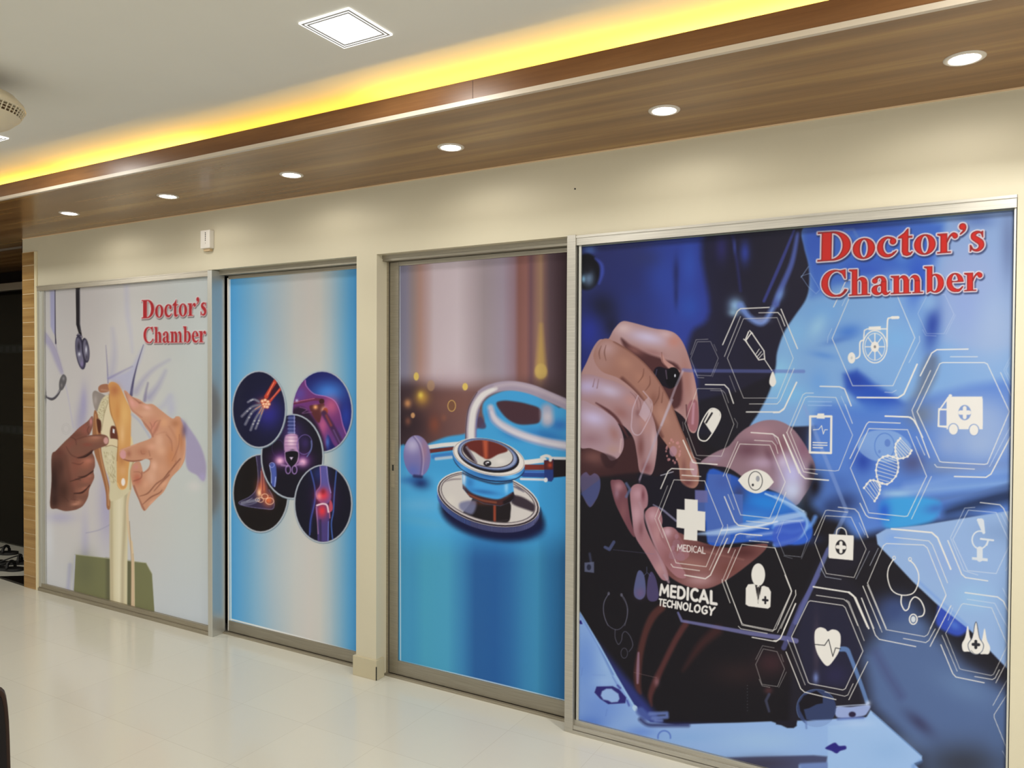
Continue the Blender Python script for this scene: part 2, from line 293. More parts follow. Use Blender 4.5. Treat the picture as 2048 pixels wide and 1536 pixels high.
    A.line([(635, 240), (638, 330), (660, 450), (700, 560), (722, 700), (714, 900)], 7, (140, 88, 50), .7, 1, True); A.line([(718, 1120), (750, 1178), (800, 1170), (822, 1100)], 7, (222, 182, 120), .8, 1, True)
    A.ell(775, 1110, 20, 38, (222, 210, 196))
    # left hand (darker)
    hd = (116, 76, 62)
    A.fill([(52, 1350), (66, 1100), (66, 850), (110, 800), (190, 715), (260, 650), (330, 580), (420, 510), (462, 460), (476, 480), (472, 560), (440, 640), (420, 650), (520, 640), (580, 640), (620, 660), (632, 700), (612, 745), (520, 780), (470, 810), (490, 870), (495, 950), (480, 1000), (488, 1060), (470, 1110), (438, 1180), (425, 1260), (380, 1340), (330, 1375), (280, 1390), (200, 1398), (120, 1375)], hd, 1, 1, True)
    A.clipto([(52, 1350), (66, 1100), (66, 850), (110, 800), (190, 715), (260, 650), (330, 580), (420, 510), (462, 460), (476, 480), (472, 560), (440, 640), (420, 650), (520, 640), (580, 640), (620, 660), (632, 700), (612, 745), (520, 780), (470, 810), (490, 870), (495, 950), (480, 1000), (488, 1060), (470, 1110), (438, 1180), (425, 1260), (380, 1340), (330, 1375), (280, 1390), (200, 1398), (120, 1375)], 1, True)
    A.blob(100, 1000, 90, 200, (72, 42, 36), .85); A.blob(180, 1200, 90, 160, (64, 38, 32), .9); A.blob(90, 1300, 60, 100, (50, 28, 26), .8)
    A.blob(400, 590, 60, 70, (138, 80, 68), .9); A.blob(455, 510, 18, 50, (196, 128, 124), .9); A.blob(300, 650, 90, 40, (100, 56, 46), .6)
    A.blob(480, 690, 100, 36, (142, 92, 72), .9); A.blob(420, 740, 60, 20, (128, 66, 54), .7); A.ell(604, 700, 24, 34, (190, 142, 132), 1.2)
    A.line([(300, 690), (420, 655), (560, 640)], 8, (82, 44, 36), .6, 1.5, True); A.line([(320, 870), (400, 850), (470, 800)], [8, 22, 14], (54, 28, 26), .9, 1.2, True); A.line([(480, 800), (560, 775), (610, 750)], 8, (70, 38, 32), .8, 1, True)
    A.blob(400, 930, 90, 70, (152, 92, 72), .85); A.blob(410, 1090, 80, 45, (148, 90, 72), .85); A.blob(370, 1200, 80, 40, (146, 92, 72), .8); A.blob(320, 1310, 60, 30, (170, 116, 92), .8)
    A.line([(330, 1060), (400, 1050), (478, 1000)], [6, 14, 8], (62, 34, 30), .9, 1.2, True); A.line([(250, 1100), (330, 1075), (400, 1050)], 6, (80, 46, 40), .6, 1.5, True); A.line([(290, 1220), (370, 1215), (440, 1150)], [6, 14, 8], (66, 36, 32), .9, 1.2, True); A.line([(200, 860), (230, 1000), (270, 1200), (300, 1340)], 30, (84, 48, 40), .5, 5, True)
    A.blob(90, 1120, 50, 200, (44, 26, 26), .9); A.blob(150, 960, 50, 120, (70, 42, 36), .8); A.blob(140, 820, 60, 50, (92, 52, 44), .8); A.blob(240, 740, 90, 40, (124, 72, 60), .8, -35)
    A.blob(360, 560, 70, 26, (132, 78, 66), .9, -38); A.blob(430, 900, 60, 34, (172, 108, 86), .9, -8); A.blob(440, 1050, 44, 22, (160, 100, 80), .9, -10); A.blob(400, 1170, 46, 20, (158, 100, 80), .9, -14); A.blob(300, 1330, 46, 18, (184, 130, 104), .8, -8); A.blob(500, 670, 70, 18, (166, 112, 90), .9); A.blob(300, 950, 60, 120, (128, 74, 60), .7, 10); A.blob(300, 1120, 50, 60, (122, 72, 58), .7)
    for q in ([(210, 760), (260, 840), (330, 870)], [(270, 920), (340, 935), (380, 915)], [(300, 1080), (350, 1090)], [(440, 640), (420, 600), (436, 560)], [(250, 660), (300, 690), (310, 740)], [(120, 1240), (180, 1250), (230, 1300)]): A.line(q, [3, 7, 3], (66, 36, 32), .6, 1.4, True)
    A.line([(330, 872), (400, 858), (478, 808)], [4, 14, 8], (40, 22, 22), .9, 1, True); A.line([(250, 1105), (340, 1075), (410, 1048), (486, 995)], [3, 9, 12, 6], (50, 28, 26), .9, 1, True); A.line([(285, 1226), (370, 1210), (446, 1140)], [4, 12, 6], (50, 28, 26), .9, 1, True)
    A.line([(255, 1280), (330, 1290)], 5, (80, 46, 40), .6, 1)
    A.clipto()
    # right hand
    RH = [(782, 215), (805, 208), (860, 262), (930, 290), (1000, 335), (1070, 340), (1150, 400), (1260, 480), (1300, 460), (1345, 475), (1380, 580), (1395, 700), (1392, 850), (1350, 960), (1250, 1070), (1180, 1200), (1110, 1270), (1040, 1340), (992, 1394), (960, 1370), (930, 1290), (880, 1180), (850, 1060), (850, 990), (880, 925), (935, 905), (960, 960), (975, 1010), (1030, 960), (1040, 900), (1000, 880), (930, 905), (840, 908), (770, 885), (735, 840), (745, 790), (800, 770), (920, 725), (1040, 680), (1050, 640), (990, 560), (960, 500), (900, 440), (855, 400), (820, 310)]
    A.fill(RH, (186, 134, 104), 1, 1, True); A.clipto(RH, 1, True)
    A.blob(900, 340, 60, 60, (200, 140, 122), .8); A.blob(1000, 430, 90, 50, (204, 154, 126), .8); A.blob(1080, 560, 60, 90, (190, 124, 104), .8); A.blob(1180, 520, 60, 60, (206, 152, 112), .7)
    A.line([(860, 265), (930, 320), (950, 330)], [3, 12, 5], (120, 70, 52), .6, 1.5, True); A.line([(800, 230), (850, 380), (960, 470)], 8, (160, 100, 84), .6, 1.5, True)
    A.line([(1060, 660), (1100, 590), (1140, 500)], [4, 22, 6], (148, 92, 72), .7, 2.5, True); A.line([(960, 500), (1030, 580), (1070, 660)], 14, (150, 96, 80), .7, 1.5, True)
    A.blob(1320, 620, 40, 160, (196, 136, 92), .7); A.blob(1250, 850, 60, 150, (180, 116, 76), .7); A.blob(1150, 800, 60, 60, (206, 156, 124), .7); A.blob(970, 810, 70, 50, (166, 108, 82), .8); A.blob(1060, 760, 60, 40, (204, 150, 122), .8)
    A.line([(760, 880), (850, 905), (960, 895), (1060, 880)], [8, 18, 12, 4], (118, 66, 50), .8, 1.3, True); A.ell(774, 838, 30, 44, (198, 142, 138), 1.2); A.line([(742, 800), (790, 780), (900, 740)], 8, (204, 154, 128), .6, 1.5, True); A.blob(830, 830, 30, 40, (150, 92, 72), .7)
    A.blob(900, 960, 36, 40, (190, 128, 116), .8); A.blob(915, 1080, 50, 70, (172, 98, 76), .9); A.line([(960, 1010), (950, 1070), (880, 1100)], 8, (120, 66, 52), .7, 1.5, True); A.blob(1050, 1060, 60, 90, (206, 158, 130), .8); A.blob(1150, 980, 50, 70, (196, 142, 110), .7)
    A.line([(975, 1020), (1030, 980), (1045, 900)], 8, (130, 76, 60), .6, 1.2, True)
    for q in ([(940, 1250), (1020, 1220), (1100, 1130), (1180, 1070), (1230, 1000)], [(970, 1330), (1050, 1260), (1130, 1220), (1160, 1190)], [(1180, 1070), (1280, 950), (1340, 880)], [(1080, 1200), (1160, 1110), (1230, 1040)]): A.line(q, [4, 12, 10, 6, 4][:len(q)], (112, 66, 50), .75, 1.3, True)
    A.line([(880, 1150), (930, 1280), (985, 1390)], 14, (110, 60, 50), .6, 2, True); A.line([(1380, 600), (1390, 800), (1330, 980)], 10, (220, 170, 124), .5, 2, True)
    A.line([(1230, 560), (1300, 700), (1290, 900)], 10, (160, 100, 70), .4, 3, True); A.line([(1100, 640), (1200, 620), (1240, 720)], 8, (160, 104, 78), .4, 2, True)
    A.blob(1130, 700, 50, 90, (214, 168, 140), .6); A.blob(1080, 950, 40, 60, (214, 166, 138), .8); A.blob(1000, 1130, 36, 60, (200, 146, 116), .8, 25); A.blob(1290, 530, 50, 40, (160, 104, 72), .7); A.blob(1350, 700, 24, 120, (168, 108, 70), .7); A.blob(1180, 1130, 60, 26, (206, 152, 118), .8, -45); A.blob(1060, 1310, 50, 16, (206, 152, 122), .8, -40); A.blob(1010, 370, 50, 26, (216, 164, 146), .8, 20); A.blob(860, 320, 26, 60, (212, 150, 138), .8, -20)
    for q in ([(1075, 560), (1090, 520), (1120, 500)], [(1040, 520), (1060, 560), (1050, 600)], [(930, 330), (950, 320), (965, 332)], [(1100, 1130), (1180, 1080), (1250, 1000), (1300, 900)], [(950, 800), (960, 830), (990, 830)], [(1030, 800), (1040, 850)], [(880, 1010), (930, 1010), (955, 1030)], [(1200, 640), (1250, 700), (1260, 800)], [(1330, 640), (1320, 760), (1260, 900)]): A.line(q, [3, 8, 3], (130, 80, 62), .55, 1.4, True)
    A.clipto()
    A.line([(860, 440), (930, 500), (1000, 600), (1040, 670)], 16, (150, 152, 172), .7, 2.5, True)
    A.fill([(1345, 478), (1420, 560), (1530, 730), (1590, 900), (1595, 1020), (1570, 1100), (1500, 1040), (1420, 990), (1392, 880), (1396, 700), (1380, 580)], (146, 134, 160), 3, .85, True); A.blob(1380, 600, 30, 80, (100, 82, 105), .8); A.blob(1560, 1060, 40, 50, (160, 148, 180), .6)
    A.blob(1480, 1150, 80, 60, (200, 190, 182), .5)
    A.view()
    lay = [(1, 2, 3.2, (72, 60, 58), 2.5, .9), (0, 0, 3.6, (212, 196, 188), 2.2, .95), (0, 0, .3, (160, 38, 42), 1.6, 1)]
    put_text(A, [(282.5, 637), (414, 630), (414, 594), (282.5, 600.5)], "Doctor's", GL, lay, 0)
    put_text(A, [(286, 686), (411.5, 684.5), (411.5, 652), (286, 654.5)], 'Chamber', GL, lay, 0)
    A.line([(87.5, 582), (90.5, 1180)], 1.5, (215, 212, 205), .8)
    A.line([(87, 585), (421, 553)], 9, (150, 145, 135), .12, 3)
    return A

def art_joints():
    A = Art(452, 520, 740, 1330)
    bg = [(452, (72, 142, 186)), (470, (82, 150, 192)), (500, (112, 160, 186)), (545, (152, 170, 176)), (590, (182, 180, 170)), (620, (188, 180, 168)), (640, (184, 180, 168)), (660, (160, 172, 172)), (680, (122, 160, 178)), (698, (84, 146, 182)), (712, (66, 134, 178)), (740, (66, 134, 178))]
    A.hgrad(bg); A.blob(575, 760, 110, 60, (160, 182, 180), .35); A.blob(580, 1120, 60, 130, (182, 184, 178), .35)
    A.view(455, 730, .24096)
    def circ(cx, cy, rx, ry, col):
        A.clipto(); A.ell(cx + 3, cy + 4, rx + 7, ry + 7, (90, 110, 120), 1, .8); A.ell(cx, cy, rx + 4, ry + 4, (172, 176, 178)); A.ell(cx, cy, rx - 7, ry - 7, col); A.clipto(ring(cx, cy, rx - 7, ry - 7))
    circ(786, 386, 250, 337, (26, 24, 84))
    A.blob(840, 230, 170, 120, (60, 120, 196), .95); A.blob(980, 430, 60, 150, (36, 60, 150), .8)
    A.fill([(530, 330), (560, 230), (600, 150), (645, 120), (660, 180), (720, 240), (820, 260), (890, 295), (930, 370), (955, 480), (990, 590), (930, 690), (880, 660), (830, 580), (800, 720), (640, 600), (530, 440)], (104, 48, 104), 1.5, 1, True)
    A.blob(860, 340, 70, 90, (178, 84, 116), .9); A.blob(790, 500, 46, 90, (176, 84, 120), .9); A.blob(600, 240, 60, 70, (84, 66, 140), .8); A.blob(920, 590, 60, 80, (76, 56, 120), .8); A.blob(830, 640, 20, 60, (70, 100, 170), .9)
    A.fill([(535, 380), (620, 350), (700, 420), (760, 520), (800, 640), (800, 740), (530, 560)], (34, 20, 38), 5, .95, True)
    A.line([(645, 125), (655, 175), (720, 240), (820, 262), (890, 300), (930, 380), (955, 490), (985, 580)], 7, (190, 130, 190), .7, .8, True)
    A.line([(545, 318), (640, 300), (720, 285), (790, 292)], 24, (98, 40, 66), 1, 1, True); A.line([(545, 310), (640, 292), (720, 278)], 6, (190, 110, 140), .7, .8, True); A.ell(782, 302, 22, 22, (58, 26, 28))
    A.fill([(680, 345), (740, 330), (800, 320), (800, 370), (780, 420), (760, 480), (720, 440)], (84, 38, 40), 2, 1, True); A.line([(600, 350), (660, 370), (620, 400), (700, 390)], 6, (130, 90, 130), .7, .8, True)
    A.blob(730, 350, 22, 22, (240, 170, 110), .95); A.blob(800, 375, 26, 34, (240, 180, 150), .95); A.ell(812, 385, 22, 30, (150, 66, 44), 1.5); A.line([(800, 400), (850, 480), (900, 570), (950, 670)], 46, (60, 32, 66), .9, 2, True); A.line([(820, 420), (860, 500)], 18, (140, 60, 50), .8, 2); A.line([(880, 540), (940, 660)], 10, (130, 110, 160), .5, 1.5); A.blob(575, 295, 14, 14, (200, 200, 225), .8)
    circ(275, 1065, 230, 323, (22, 17, 18))
    A.fill([(238, 740), (252, 860), (250, 960), (232, 1040), (175, 1100), (95, 1140), (110, 1165), (200, 1180), (300, 1195), (370, 1198), (388, 1160), (375, 1090), (340, 1030), (320, 960), (330, 860), (340, 760)], (48, 40, 66), 1.5, 1, True)
    A.line([(236, 745), (250, 860), (252, 960), (233, 1040), (180, 1095), (95, 1138), (130, 1165), (210, 1182), (300, 1192), (372, 1196), (388, 1155), (372, 1085), (345, 1035)], 5, (132, 124, 160), .8, .8, True)
    A.blob(285, 1030, 50, 90, (206, 96, 52), .95); A.blob(340, 1120, 50, 60, (212, 104, 58), .95); A.blob(265, 1060, 24, 40, (250, 200, 150), .9); A.line([(290, 860), (290, 1060)], 22, (140, 66, 60), .8, 1.2); A.line([(278, 880), (280, 1040)], 4, (240, 160, 120), .8); A.line([(302, 900), (302, 1040)], 4, (240, 150, 110), .7)
    for x, y, r in ((275, 1120, 24), (250, 1118, 18), (310, 1090, 26), (350, 1130, 34)): A.arc(x, y, r, r * .8, 6, (246, 200, 160), .75)
    A.line([(250, 1120), (200, 1130), (120, 1145)], 26, (150, 150, 160), .6, 1.5, True); A.line([(240, 1140), (180, 1160), (110, 1158)], 10, (120, 120, 140), .6, 1, True); A.line([(205, 1105), (160, 1130)], 5, (190, 190, 195), .6)
    circ(537, 759, 257, 350, (20, 17, 28))
    A.blob(450, 780, 100, 80, (90, 40, 110), .9); A.blob(620, 790, 100, 80, (90, 40, 110), .9); A.blob(530, 560, 120, 120, (60, 40, 100), .8)
    A.line([(530, 415), (530, 570)], 54, (56, 66, 118), .9, 2); 
    for y in (440, 470, 500, 530, 560): A.line([(500, y), (562, y)], 6, (140, 146, 190), .7)
    A.line([(555, 415), (556, 580)], 8, (160, 160, 210), .7)
    A.fill([(490, 580), (570, 575), (590, 640), (588, 720), (540, 700), (478, 720), (470, 640)], (170, 128, 160), 2, 1, True); A.blob(528, 630, 40, 60, (232, 200, 206), .9)
    for y in (585, 615, 645, 672): A.line([(478, y), (585, y)], 5, (130, 80, 130), .7)
    A.arc(640, 660, 62, 82, 6, (112, 90, 150), .9, 8); A.blob(645, 650, 50, 66, (60, 40, 96), .7); A.line([(695, 630), (695, 700), (660, 760)], 8, (120, 150, 200), .7, 1, True); A.arc(420, 690, 50, 70, 4, (70, 50, 100), .6)
    A.fill([(478, 725), (530, 712), (585, 725), (582, 790), (545, 850), (505, 820), (482, 780)], (16, 12, 22), 1, 1, True); A.line([(480, 722), (530, 710), (587, 722), (584, 790), (560, 830)], 7, (190, 150, 190), .8, .8, True); A.line([(476, 725), (482, 790), (505, 830)], 7, (190, 150, 190), .8, .8, True)
    A.fill([(515, 765), (545, 765), (530, 790)], (210, 190, 210), 1); A.arc(503, 868, 20, 34, 9, (150, 116, 168), .9); A.arc(556, 870, 20, 34, 9, (150, 116, 168), .9)
    A.blob(435, 795, 44, 40, (240, 180, 200), .95); A.blob(625, 805, 44, 40, (240, 180, 200), .9); A.line([(450, 830), (500, 840)], 16, (170, 130, 170), .7, 1.5); A.line([(560, 835), (620, 815)], 16, (170, 130, 170), .7, 1.5)
    A.fill([(350, 830), (375, 810), (400, 830), (408, 930), (395, 1010), (365, 990), (365, 900)], (70, 84, 150), 1.5, 1, True); A.line([(350, 835), (362, 900), (364, 980)], 6, (190, 200, 235), .8); A.line([(400, 930), (392, 1010)], 6, (190, 200, 235), .8); A.arc(368, 830, 20, 20, 5, (170, 170, 220), .7)
    circ(262, 368, 222, 318, (22, 22, 46))
    A.blob(340, 400, 130, 150, (44, 40, 120), .95); A.line([(330, 270), (420, 130)], 60, (70, 20, 30), .7, 4)
    A.line([(322, 262), (355, 200), (400, 130)], [34, 26, 34], (186, 62, 44), 1, 1.2); A.line([(330, 250), (385, 145)], 6, (236, 150, 110), .8); A.line([(352, 300), (395, 250), (445, 190)], [22, 18, 24], (180, 60, 46), 1, 1.2); A.line([(362, 285), (430, 205)], 4, (230, 140, 110), .8)
    A.blob(300, 320, 56, 50, (196, 78, 48), .9)
    for q, w in (([(272, 330), (200, 350), (120, 425)], 24), ([(276, 345), (205, 390), (148, 492)], 24), ([(285, 360), (230, 450), (192, 540)], 22), ([(295, 370), (265, 450), (234, 528)], 20), ([(262, 305), (215, 285), (170, 308)], 20)):
        A.line(q, w, (122, 124, 138), .75, .9, True); A.line(q, w - 10, (52, 50, 70), .95, .8, True); A.line(q, 6, (176, 172, 172), .7, .7, True)
        for t in (.45, .75): A.ell(q[1][0] + (q[2][0] - q[1][0]) * (t - .3), q[1][1] + (q[2][1] - q[1][1]) * (t - .3), 8, 6, (190, 188, 190), .8, .7)
    for x, y in ((290, 300), (312, 292), (335, 305), (300, 325), (322, 325), (343, 325), (310, 345), (330, 348)): A.ell(x, y, 14, 13, (240, 196, 156), 1, .9); A.arc(x, y, 14, 13, 4, (190, 80, 50), .7)
    for q in ([(290, 345), (262, 400)], [(300, 355), (280, 410)], [(280, 335), (230, 365)]): A.line(q, 6, (226, 130, 90), .8)
    circ(794, 1152, 239, 322, (19, 18, 32))
    A.blob(800, 1100, 110, 160, (60, 26, 80), .8); A.blob(770, 900, 80, 90, (40, 56, 130), .6)
    A.line([(685, 860), (715, 970), (728, 1060), (722, 1150), (690, 1290), (682, 1410)], 9, (74, 96, 176), .9, 1.2, True); A.line([(905, 870), (892, 1000), (884, 1110), (878, 1220), (862, 1320), (874, 1460)], 9, (74, 110, 190), .9, 1.2, True); A.line([(720, 1120), (695, 1270), (688, 1380)], 14, (50, 60, 140), .5, 3, True)
    A.fill([(765, 825), (822, 825), (836, 960), (858, 1050), (856, 1120), (815, 1155), (770, 1140), (735, 1090), (738, 1050), (772, 990)], (84, 78, 140), 1, 1, True)
    A.blob(795, 1080, 64, 64, (210, 56, 70), 1); A.blob(760, 1090, 26, 36, (240, 130, 120), .8); A.blob(795, 1050, 24, 30, (130, 30, 40), .8); A.line([(822, 830), (838, 970), (858, 1060)], 7, (170, 160, 210), .7, 1, True); A.line([(768, 830), (772, 990), (738, 1050), (745, 1110)], 6, (190, 130, 160), .7, 1, True)
    A.fill([(735, 1165), (780, 1150), (828, 1160), (848, 1230), (842, 1330), (835, 1470), (752, 1470), (752, 1330), (736, 1240)], (70, 56, 108), 1, 1, True); A.blob(785, 1210, 50, 70, (206, 52, 62), 1); A.line([(738, 1180), (745, 1280), (752, 1400)], 7, (190, 140, 180), .8, 1, True); A.line([(838, 1300), (835, 1460)], 7, (110, 130, 200), .8); A.line([(770, 1290), (772, 1460)], 16, (36, 30, 50), .7, 2)
    A.line([(742, 1165), (790, 1152), (826, 1165), (838, 1220)], 14, (236, 206, 206), .9, 1, True); A.fill([(852, 1120), (870, 1150), (872, 1200), (850, 1220), (842, 1170)], (176, 70, 84), 1, 1, True); A.line([(846, 1215), (850, 1270)], 8, (210, 120, 140), .8)
    A.clipto(); A.view()
    A.line([(459.5, 540), (461.8, 1250)], 2.2, (225, 224, 220)); A.line([(461.5, 1238.5), (560, 1264), (712, 1304)], 3, (220, 218, 212))
    return A

def art_stethoscope():
    A = Art(794, 495, 1142, 1420)
    A.hgrad([(794, (118, 116, 132)), (812, (126, 120, 134)), (826, (140, 122, 118)), (840, (164, 128, 114)), (852, (172, 144, 138)), (868, (188, 170, 170)), (915, (190, 174, 174)), (945, (166, 150, 150)), (968, (146, 132, 132)), (1005, (146, 132, 140)), (1028, (134, 108, 114)), (1038, (122, 82, 74)), (1052, (130, 88, 80)), (1062, (104, 74, 78)), (1072, (130, 96, 84)), (1082, (146, 114, 88)), (1090, (112, 84, 80)), (1100, (84, 66, 70)), (1118, (66, 48, 52)), (1142, (44, 30, 32))])
    A.view(680, 480, .27342)
    A.line([(1470, 620), (1470, 980)], [18, 84], (176, 142, 78), .85, 5); A.ell(1470, 960, 44, 56, (186, 156, 86), 3, .8)
    A.hgrad([(794, (52, 38, 44)), (850, (84, 56, 54)), (930, (112, 78, 72)), (1010, (96, 66, 62)), (1060, (76, 54, 54)), (1142, (52, 38, 40))], 742, None, 46)
    A.blob(840, 1010, 240, 90, (180, 158, 162), .55); A.ell(1470, 960, 42, 54, (186, 156, 86), 3, .55)
    A.blob(470, 1350, 200, 150, (40, 28, 34), .8); A.blob(820, 1200, 200, 100, (118, 78, 66), .5); A.blob(500, 1100, 120, 60, (60, 44, 48), .6)
    gold = (206, 176, 90)
    A.ell(558, 998, 19, 30, gold, 1); A.ell(915, 1073, 20, 27, gold, 1); A.ell(665, 1065, 28, 40, (170, 134, 96), 1.5, .6); A.blob(600, 1150, 58, 68, (176, 132, 58), .95); A.blob(590, 1135, 22, 28, (214, 186, 76), .95)
    A.blob(495, 1195, 30, 36, (196, 136, 84), .9); A.ell(533, 1283, 15, 20, (196, 146, 96), 1.2, .9); A.ell(817, 1213, 28, 40, (112, 76, 56), 1); A.arc(817, 1213, 28, 40, 6, (190, 150, 84)); A.blob(690, 1350, 50, 80, (122, 66, 48), .8); A.blob(497, 1325, 26, 36, (130, 80, 60), .7); A.blob(760, 1300, 24, 30, (130, 80, 62), .7); A.arc(732, 985, 24, 40, 3, (190, 160, 150), .4)
    A.view(790, 740, .23443)
    # cloth
    blue = (62, 146, 192)
    A.fill([(30, 700), (160, 680), (330, 610), (450, 568), (590, 545), (700, 500), (760, 440), (745, 350), (760, 270), (850, 205), (1000, 165), (1200, 205), (1400, 320), (1480, 370), (1480, 1560), (30, 1560)], blue, 3.5, 1, True)
    A.view()
    A.hgrad([(794, (62, 146, 190)), (870, (72, 158, 202)), (960, (58, 140, 190)), (1050, (62, 150, 200)), (1142, (56, 138, 188))], 930, None, 40)
    A.hgrad([(794, (66, 142, 176)), (825, (64, 138, 172)), (850, (70, 148, 174)), (895, (70, 146, 174)), (925, (56, 120, 162)), (950, (40, 88, 140)), (990, (38, 86, 140)), (1020, (44, 98, 148)), (1050, (54, 120, 160)), (1075, (58, 128, 164)), (1100, (46, 108, 152)), (1142, (34, 84, 126))], 1040, None, 90)
    A.blob(840, 1010, 60, 20, (110, 170, 200), .5); A.blob(820, 960, 30, 30, (90, 160, 200), .5); A.blob(850, 1045, 70, 14, (96, 160, 184), .4, 10)
    A.view(790, 740, .23443)
    A.fill([(865, 290), (920, 262), (1020, 268), (1130, 290), (1240, 335), (1235, 440), (1150, 465), (1040, 460), (940, 400)], (66, 42, 48), 3, 1, True); A.fill([(700, 420), (735, 400), (775, 470), (760, 500), (705, 490)], (70, 56, 80), 3, .9, True)
    A.blob(830, 380, 70, 50, (40, 110, 170), .5); A.blob(1300, 560, 220, 60, (36, 96, 160), .7, 12); A.blob(1000, 560, 120, 40, (40, 110, 170), .6, 20); A.blob(1400, 470, 100, 60, (40, 90, 160), .7)
    A.line([(1295, 340), (1300, 430)], 100, (160, 156, 172), .9, 6); A.blob(1300, 400, 50, 60, (196, 186, 186), .8)
    A.line([(815, 320), (850, 420), (960, 500), (1120, 570), (1300, 620), (1480, 650)], [50, 66, 72, 72, 76, 80], (178, 172, 182), 1, 3.5, True); A.line([(820, 360), (880, 450), (980, 515), (1130, 575), (1300, 622), (1480, 650)], [14, 22, 26, 26, 26, 26], (204, 198, 196), .8, 3, True); A.line([(800, 350), (830, 440), (950, 530), (1150, 610), (1480, 690)], 12, (90, 120, 170), .5, 3, True)
    A.line([(645, 600), (648, 480), (668, 340), (740, 210), (860, 150), (1000, 135), (1160, 165), (1320, 230), (1480, 300)], [94, 92, 90, 88, 84, 82, 84, 86, 90], (150, 136, 148), 1, 1.6, True)
    A.line([(650, 600), (652, 480), (676, 330), (750, 215), (860, 158)], [54, 54, 52, 50, 30], (208, 202, 194), 1, 2.2, True); A.line([(860, 140), (1000, 120), (1160, 150), (1330, 215), (1480, 290)], [30, 30, 30, 30, 20], (176, 160, 164), .8, 4, True)
    A.line([(603, 600), (606, 480), (630, 320), (700, 190)], [8, 8, 9, 6], (60, 44, 52), .8, 1, True); A.line([(692, 600), (696, 440), (720, 340)], 10, (96, 104, 150), .8, 1.5, True)
    # ear tip
    A.blob(215, 960, 90, 60, (26, 44, 92), 1, 15); A.blob(140, 940, 120, 40, (40, 90, 150), .6)
    A.line([(285, 658), (400, 640), (590, 625)], [34, 34, 36], (206, 202, 194), 1, 1); A.line([(300, 692), (500, 668)], [34, 30], (96, 42, 40), 1, 1); A.line([(330, 740), (490, 720)], 40, (52, 108, 172), .8, 2); A.line([(350, 758), (480, 744)], 26, (186, 190, 194), .8, 1.5)
    A.ell(188, 735, 115, 178, (116, 108, 154), 1.2, 1, -4); A.clipto(ring(188, 735, 115, 178, -4))
    A.blob(150, 640, 80, 80, (176, 166, 190), .9); A.blob(250, 680, 40, 130, (150, 112, 128), .8); A.blob(150, 860, 80, 70, (84, 100, 166), .8); A.line([(150, 560), (205, 640), (228, 760), (215, 900)], 9, (92, 78, 116), .7, 1.2, True); A.line([(165, 560), (222, 640), (244, 760), (230, 900)], 8, (184, 164, 178), .6, 1.2, True)
    A.clipto(); A.line([(165, 905), (225, 912)], 26, (36, 40, 80), .9, 2)
    # diaphragm disc
    A.ell(830, 1235, 450, 205, (18, 16, 36), 9, .95, 11); A.ell(850, 1290, 430, 160, (20, 22, 60), 12, .6, 10)
    A.ell(797, 1148, 446, 222, (44, 44, 74), 1, 1, 14)
    for i in range(110):
        t = math.radians(2 + i * 1.62); x = 446 * math.cos(t); y = 222 * math.sin(t); r = math.radians(14)
        px, py = 797 + x * math.cos(r) - y * math.sin(r), 1100 + x * math.sin(r) + y * math.cos(r)
        c = (72, 108, 176) if i > 62 else (104, 108, 150)
        A.line([(px, py + 8), (px, py + 44)], 4.5, c, .75, .5)
    A.line([(1235, 1180), (1245, 1240), (1200, 1310)], 20, (30, 28, 50), .6, 2, True)
    A.ell(797, 1098, 448, 224, (214, 206, 196), .8, 1, 14); A.ell(797, 1102, 440, 216, (44, 34, 40), .8, 1, 14); A.ell(796, 1098, 428, 206, (190, 180, 174), .8, 1, 14); A.ell(795, 1094, 414, 194, (56, 46, 52), .7, .8, 14)
    disc = ring(794, 1094, 406, 188, 14); A.fill(disc, (196, 188, 178), .9); A.clipto(disc)
    A.fill([(560, 1290), (640, 1140), (700, 1080), (960, 1110), (985, 1230), (960, 1300), (860, 1300)], (30, 24, 26), 1.4, 1, True); A.fill([(560, 1130), (690, 1120), (660, 1230), (560, 1190)], (110, 112, 140), 4, .9, True); A.blob(470, 1120, 60, 60, (206, 198, 184), .8)
    A.line([(850, 1150), (850, 1300)], 22, (150, 66, 44), .9, 1.4); A.blob(800, 1130, 120, 24, (120, 60, 40), .8)
    A.fill([(1000, 1070), (1100, 1090), (1215, 1170), (1210, 1215), (1120, 1190), (1000, 1140)], (46, 36, 44), 3, .95, True); A.line([(1000, 990), (1060, 1010), (1100, 1040)], [4, 26, 4], (70, 66, 84), .8, 2, True); A.line([(400, 960), (480, 935), (560, 930)], [4, 14, 10], (120, 108, 110), .8, 1.5, True); A.line([(640, 1250), (800, 1290), (960, 1280)], 8, (60, 50, 54), .6, 1.5, True)
    A.clipto()
    # neck
    neck = [(572, 850), (578, 1010), (640, 1085), (760, 1140), (900, 1160), (985, 1125), (1018, 1090), (1005, 950), (1000, 880)]
    A.fill(neck, (66, 150, 204), 1); A.clipto(neck)
    A.line([(560, 1010), (640, 1085), (780, 1130), (900, 1140), (1020, 1080)], 80, (64, 34, 34), 1, 2, True); A.line([(620, 1060), (740, 1110), (860, 1130)], 14, (150, 80, 52), .8, 2, True); A.line([(940, 1130), (1010, 1080)], 40, (24, 18, 22), .9, 2); A.blob(590, 920, 20, 80, (206, 214, 220), .9); A.blob(950, 1000, 20, 60, (150, 200, 226), .8); A.blob(640, 960, 40, 60, (44, 100, 160), .6); A.blob(760, 1040, 140, 24, (40, 90, 150), .7, 8); A.line([(580, 880), (700, 930), (860, 970), (1010, 950)], 16, (30, 30, 48), .8, 2, True)
    A.clipto(); A.line([(1004, 1050), (1020, 1080), (1010, 1110)], 14, (40, 34, 44), .9, 1)
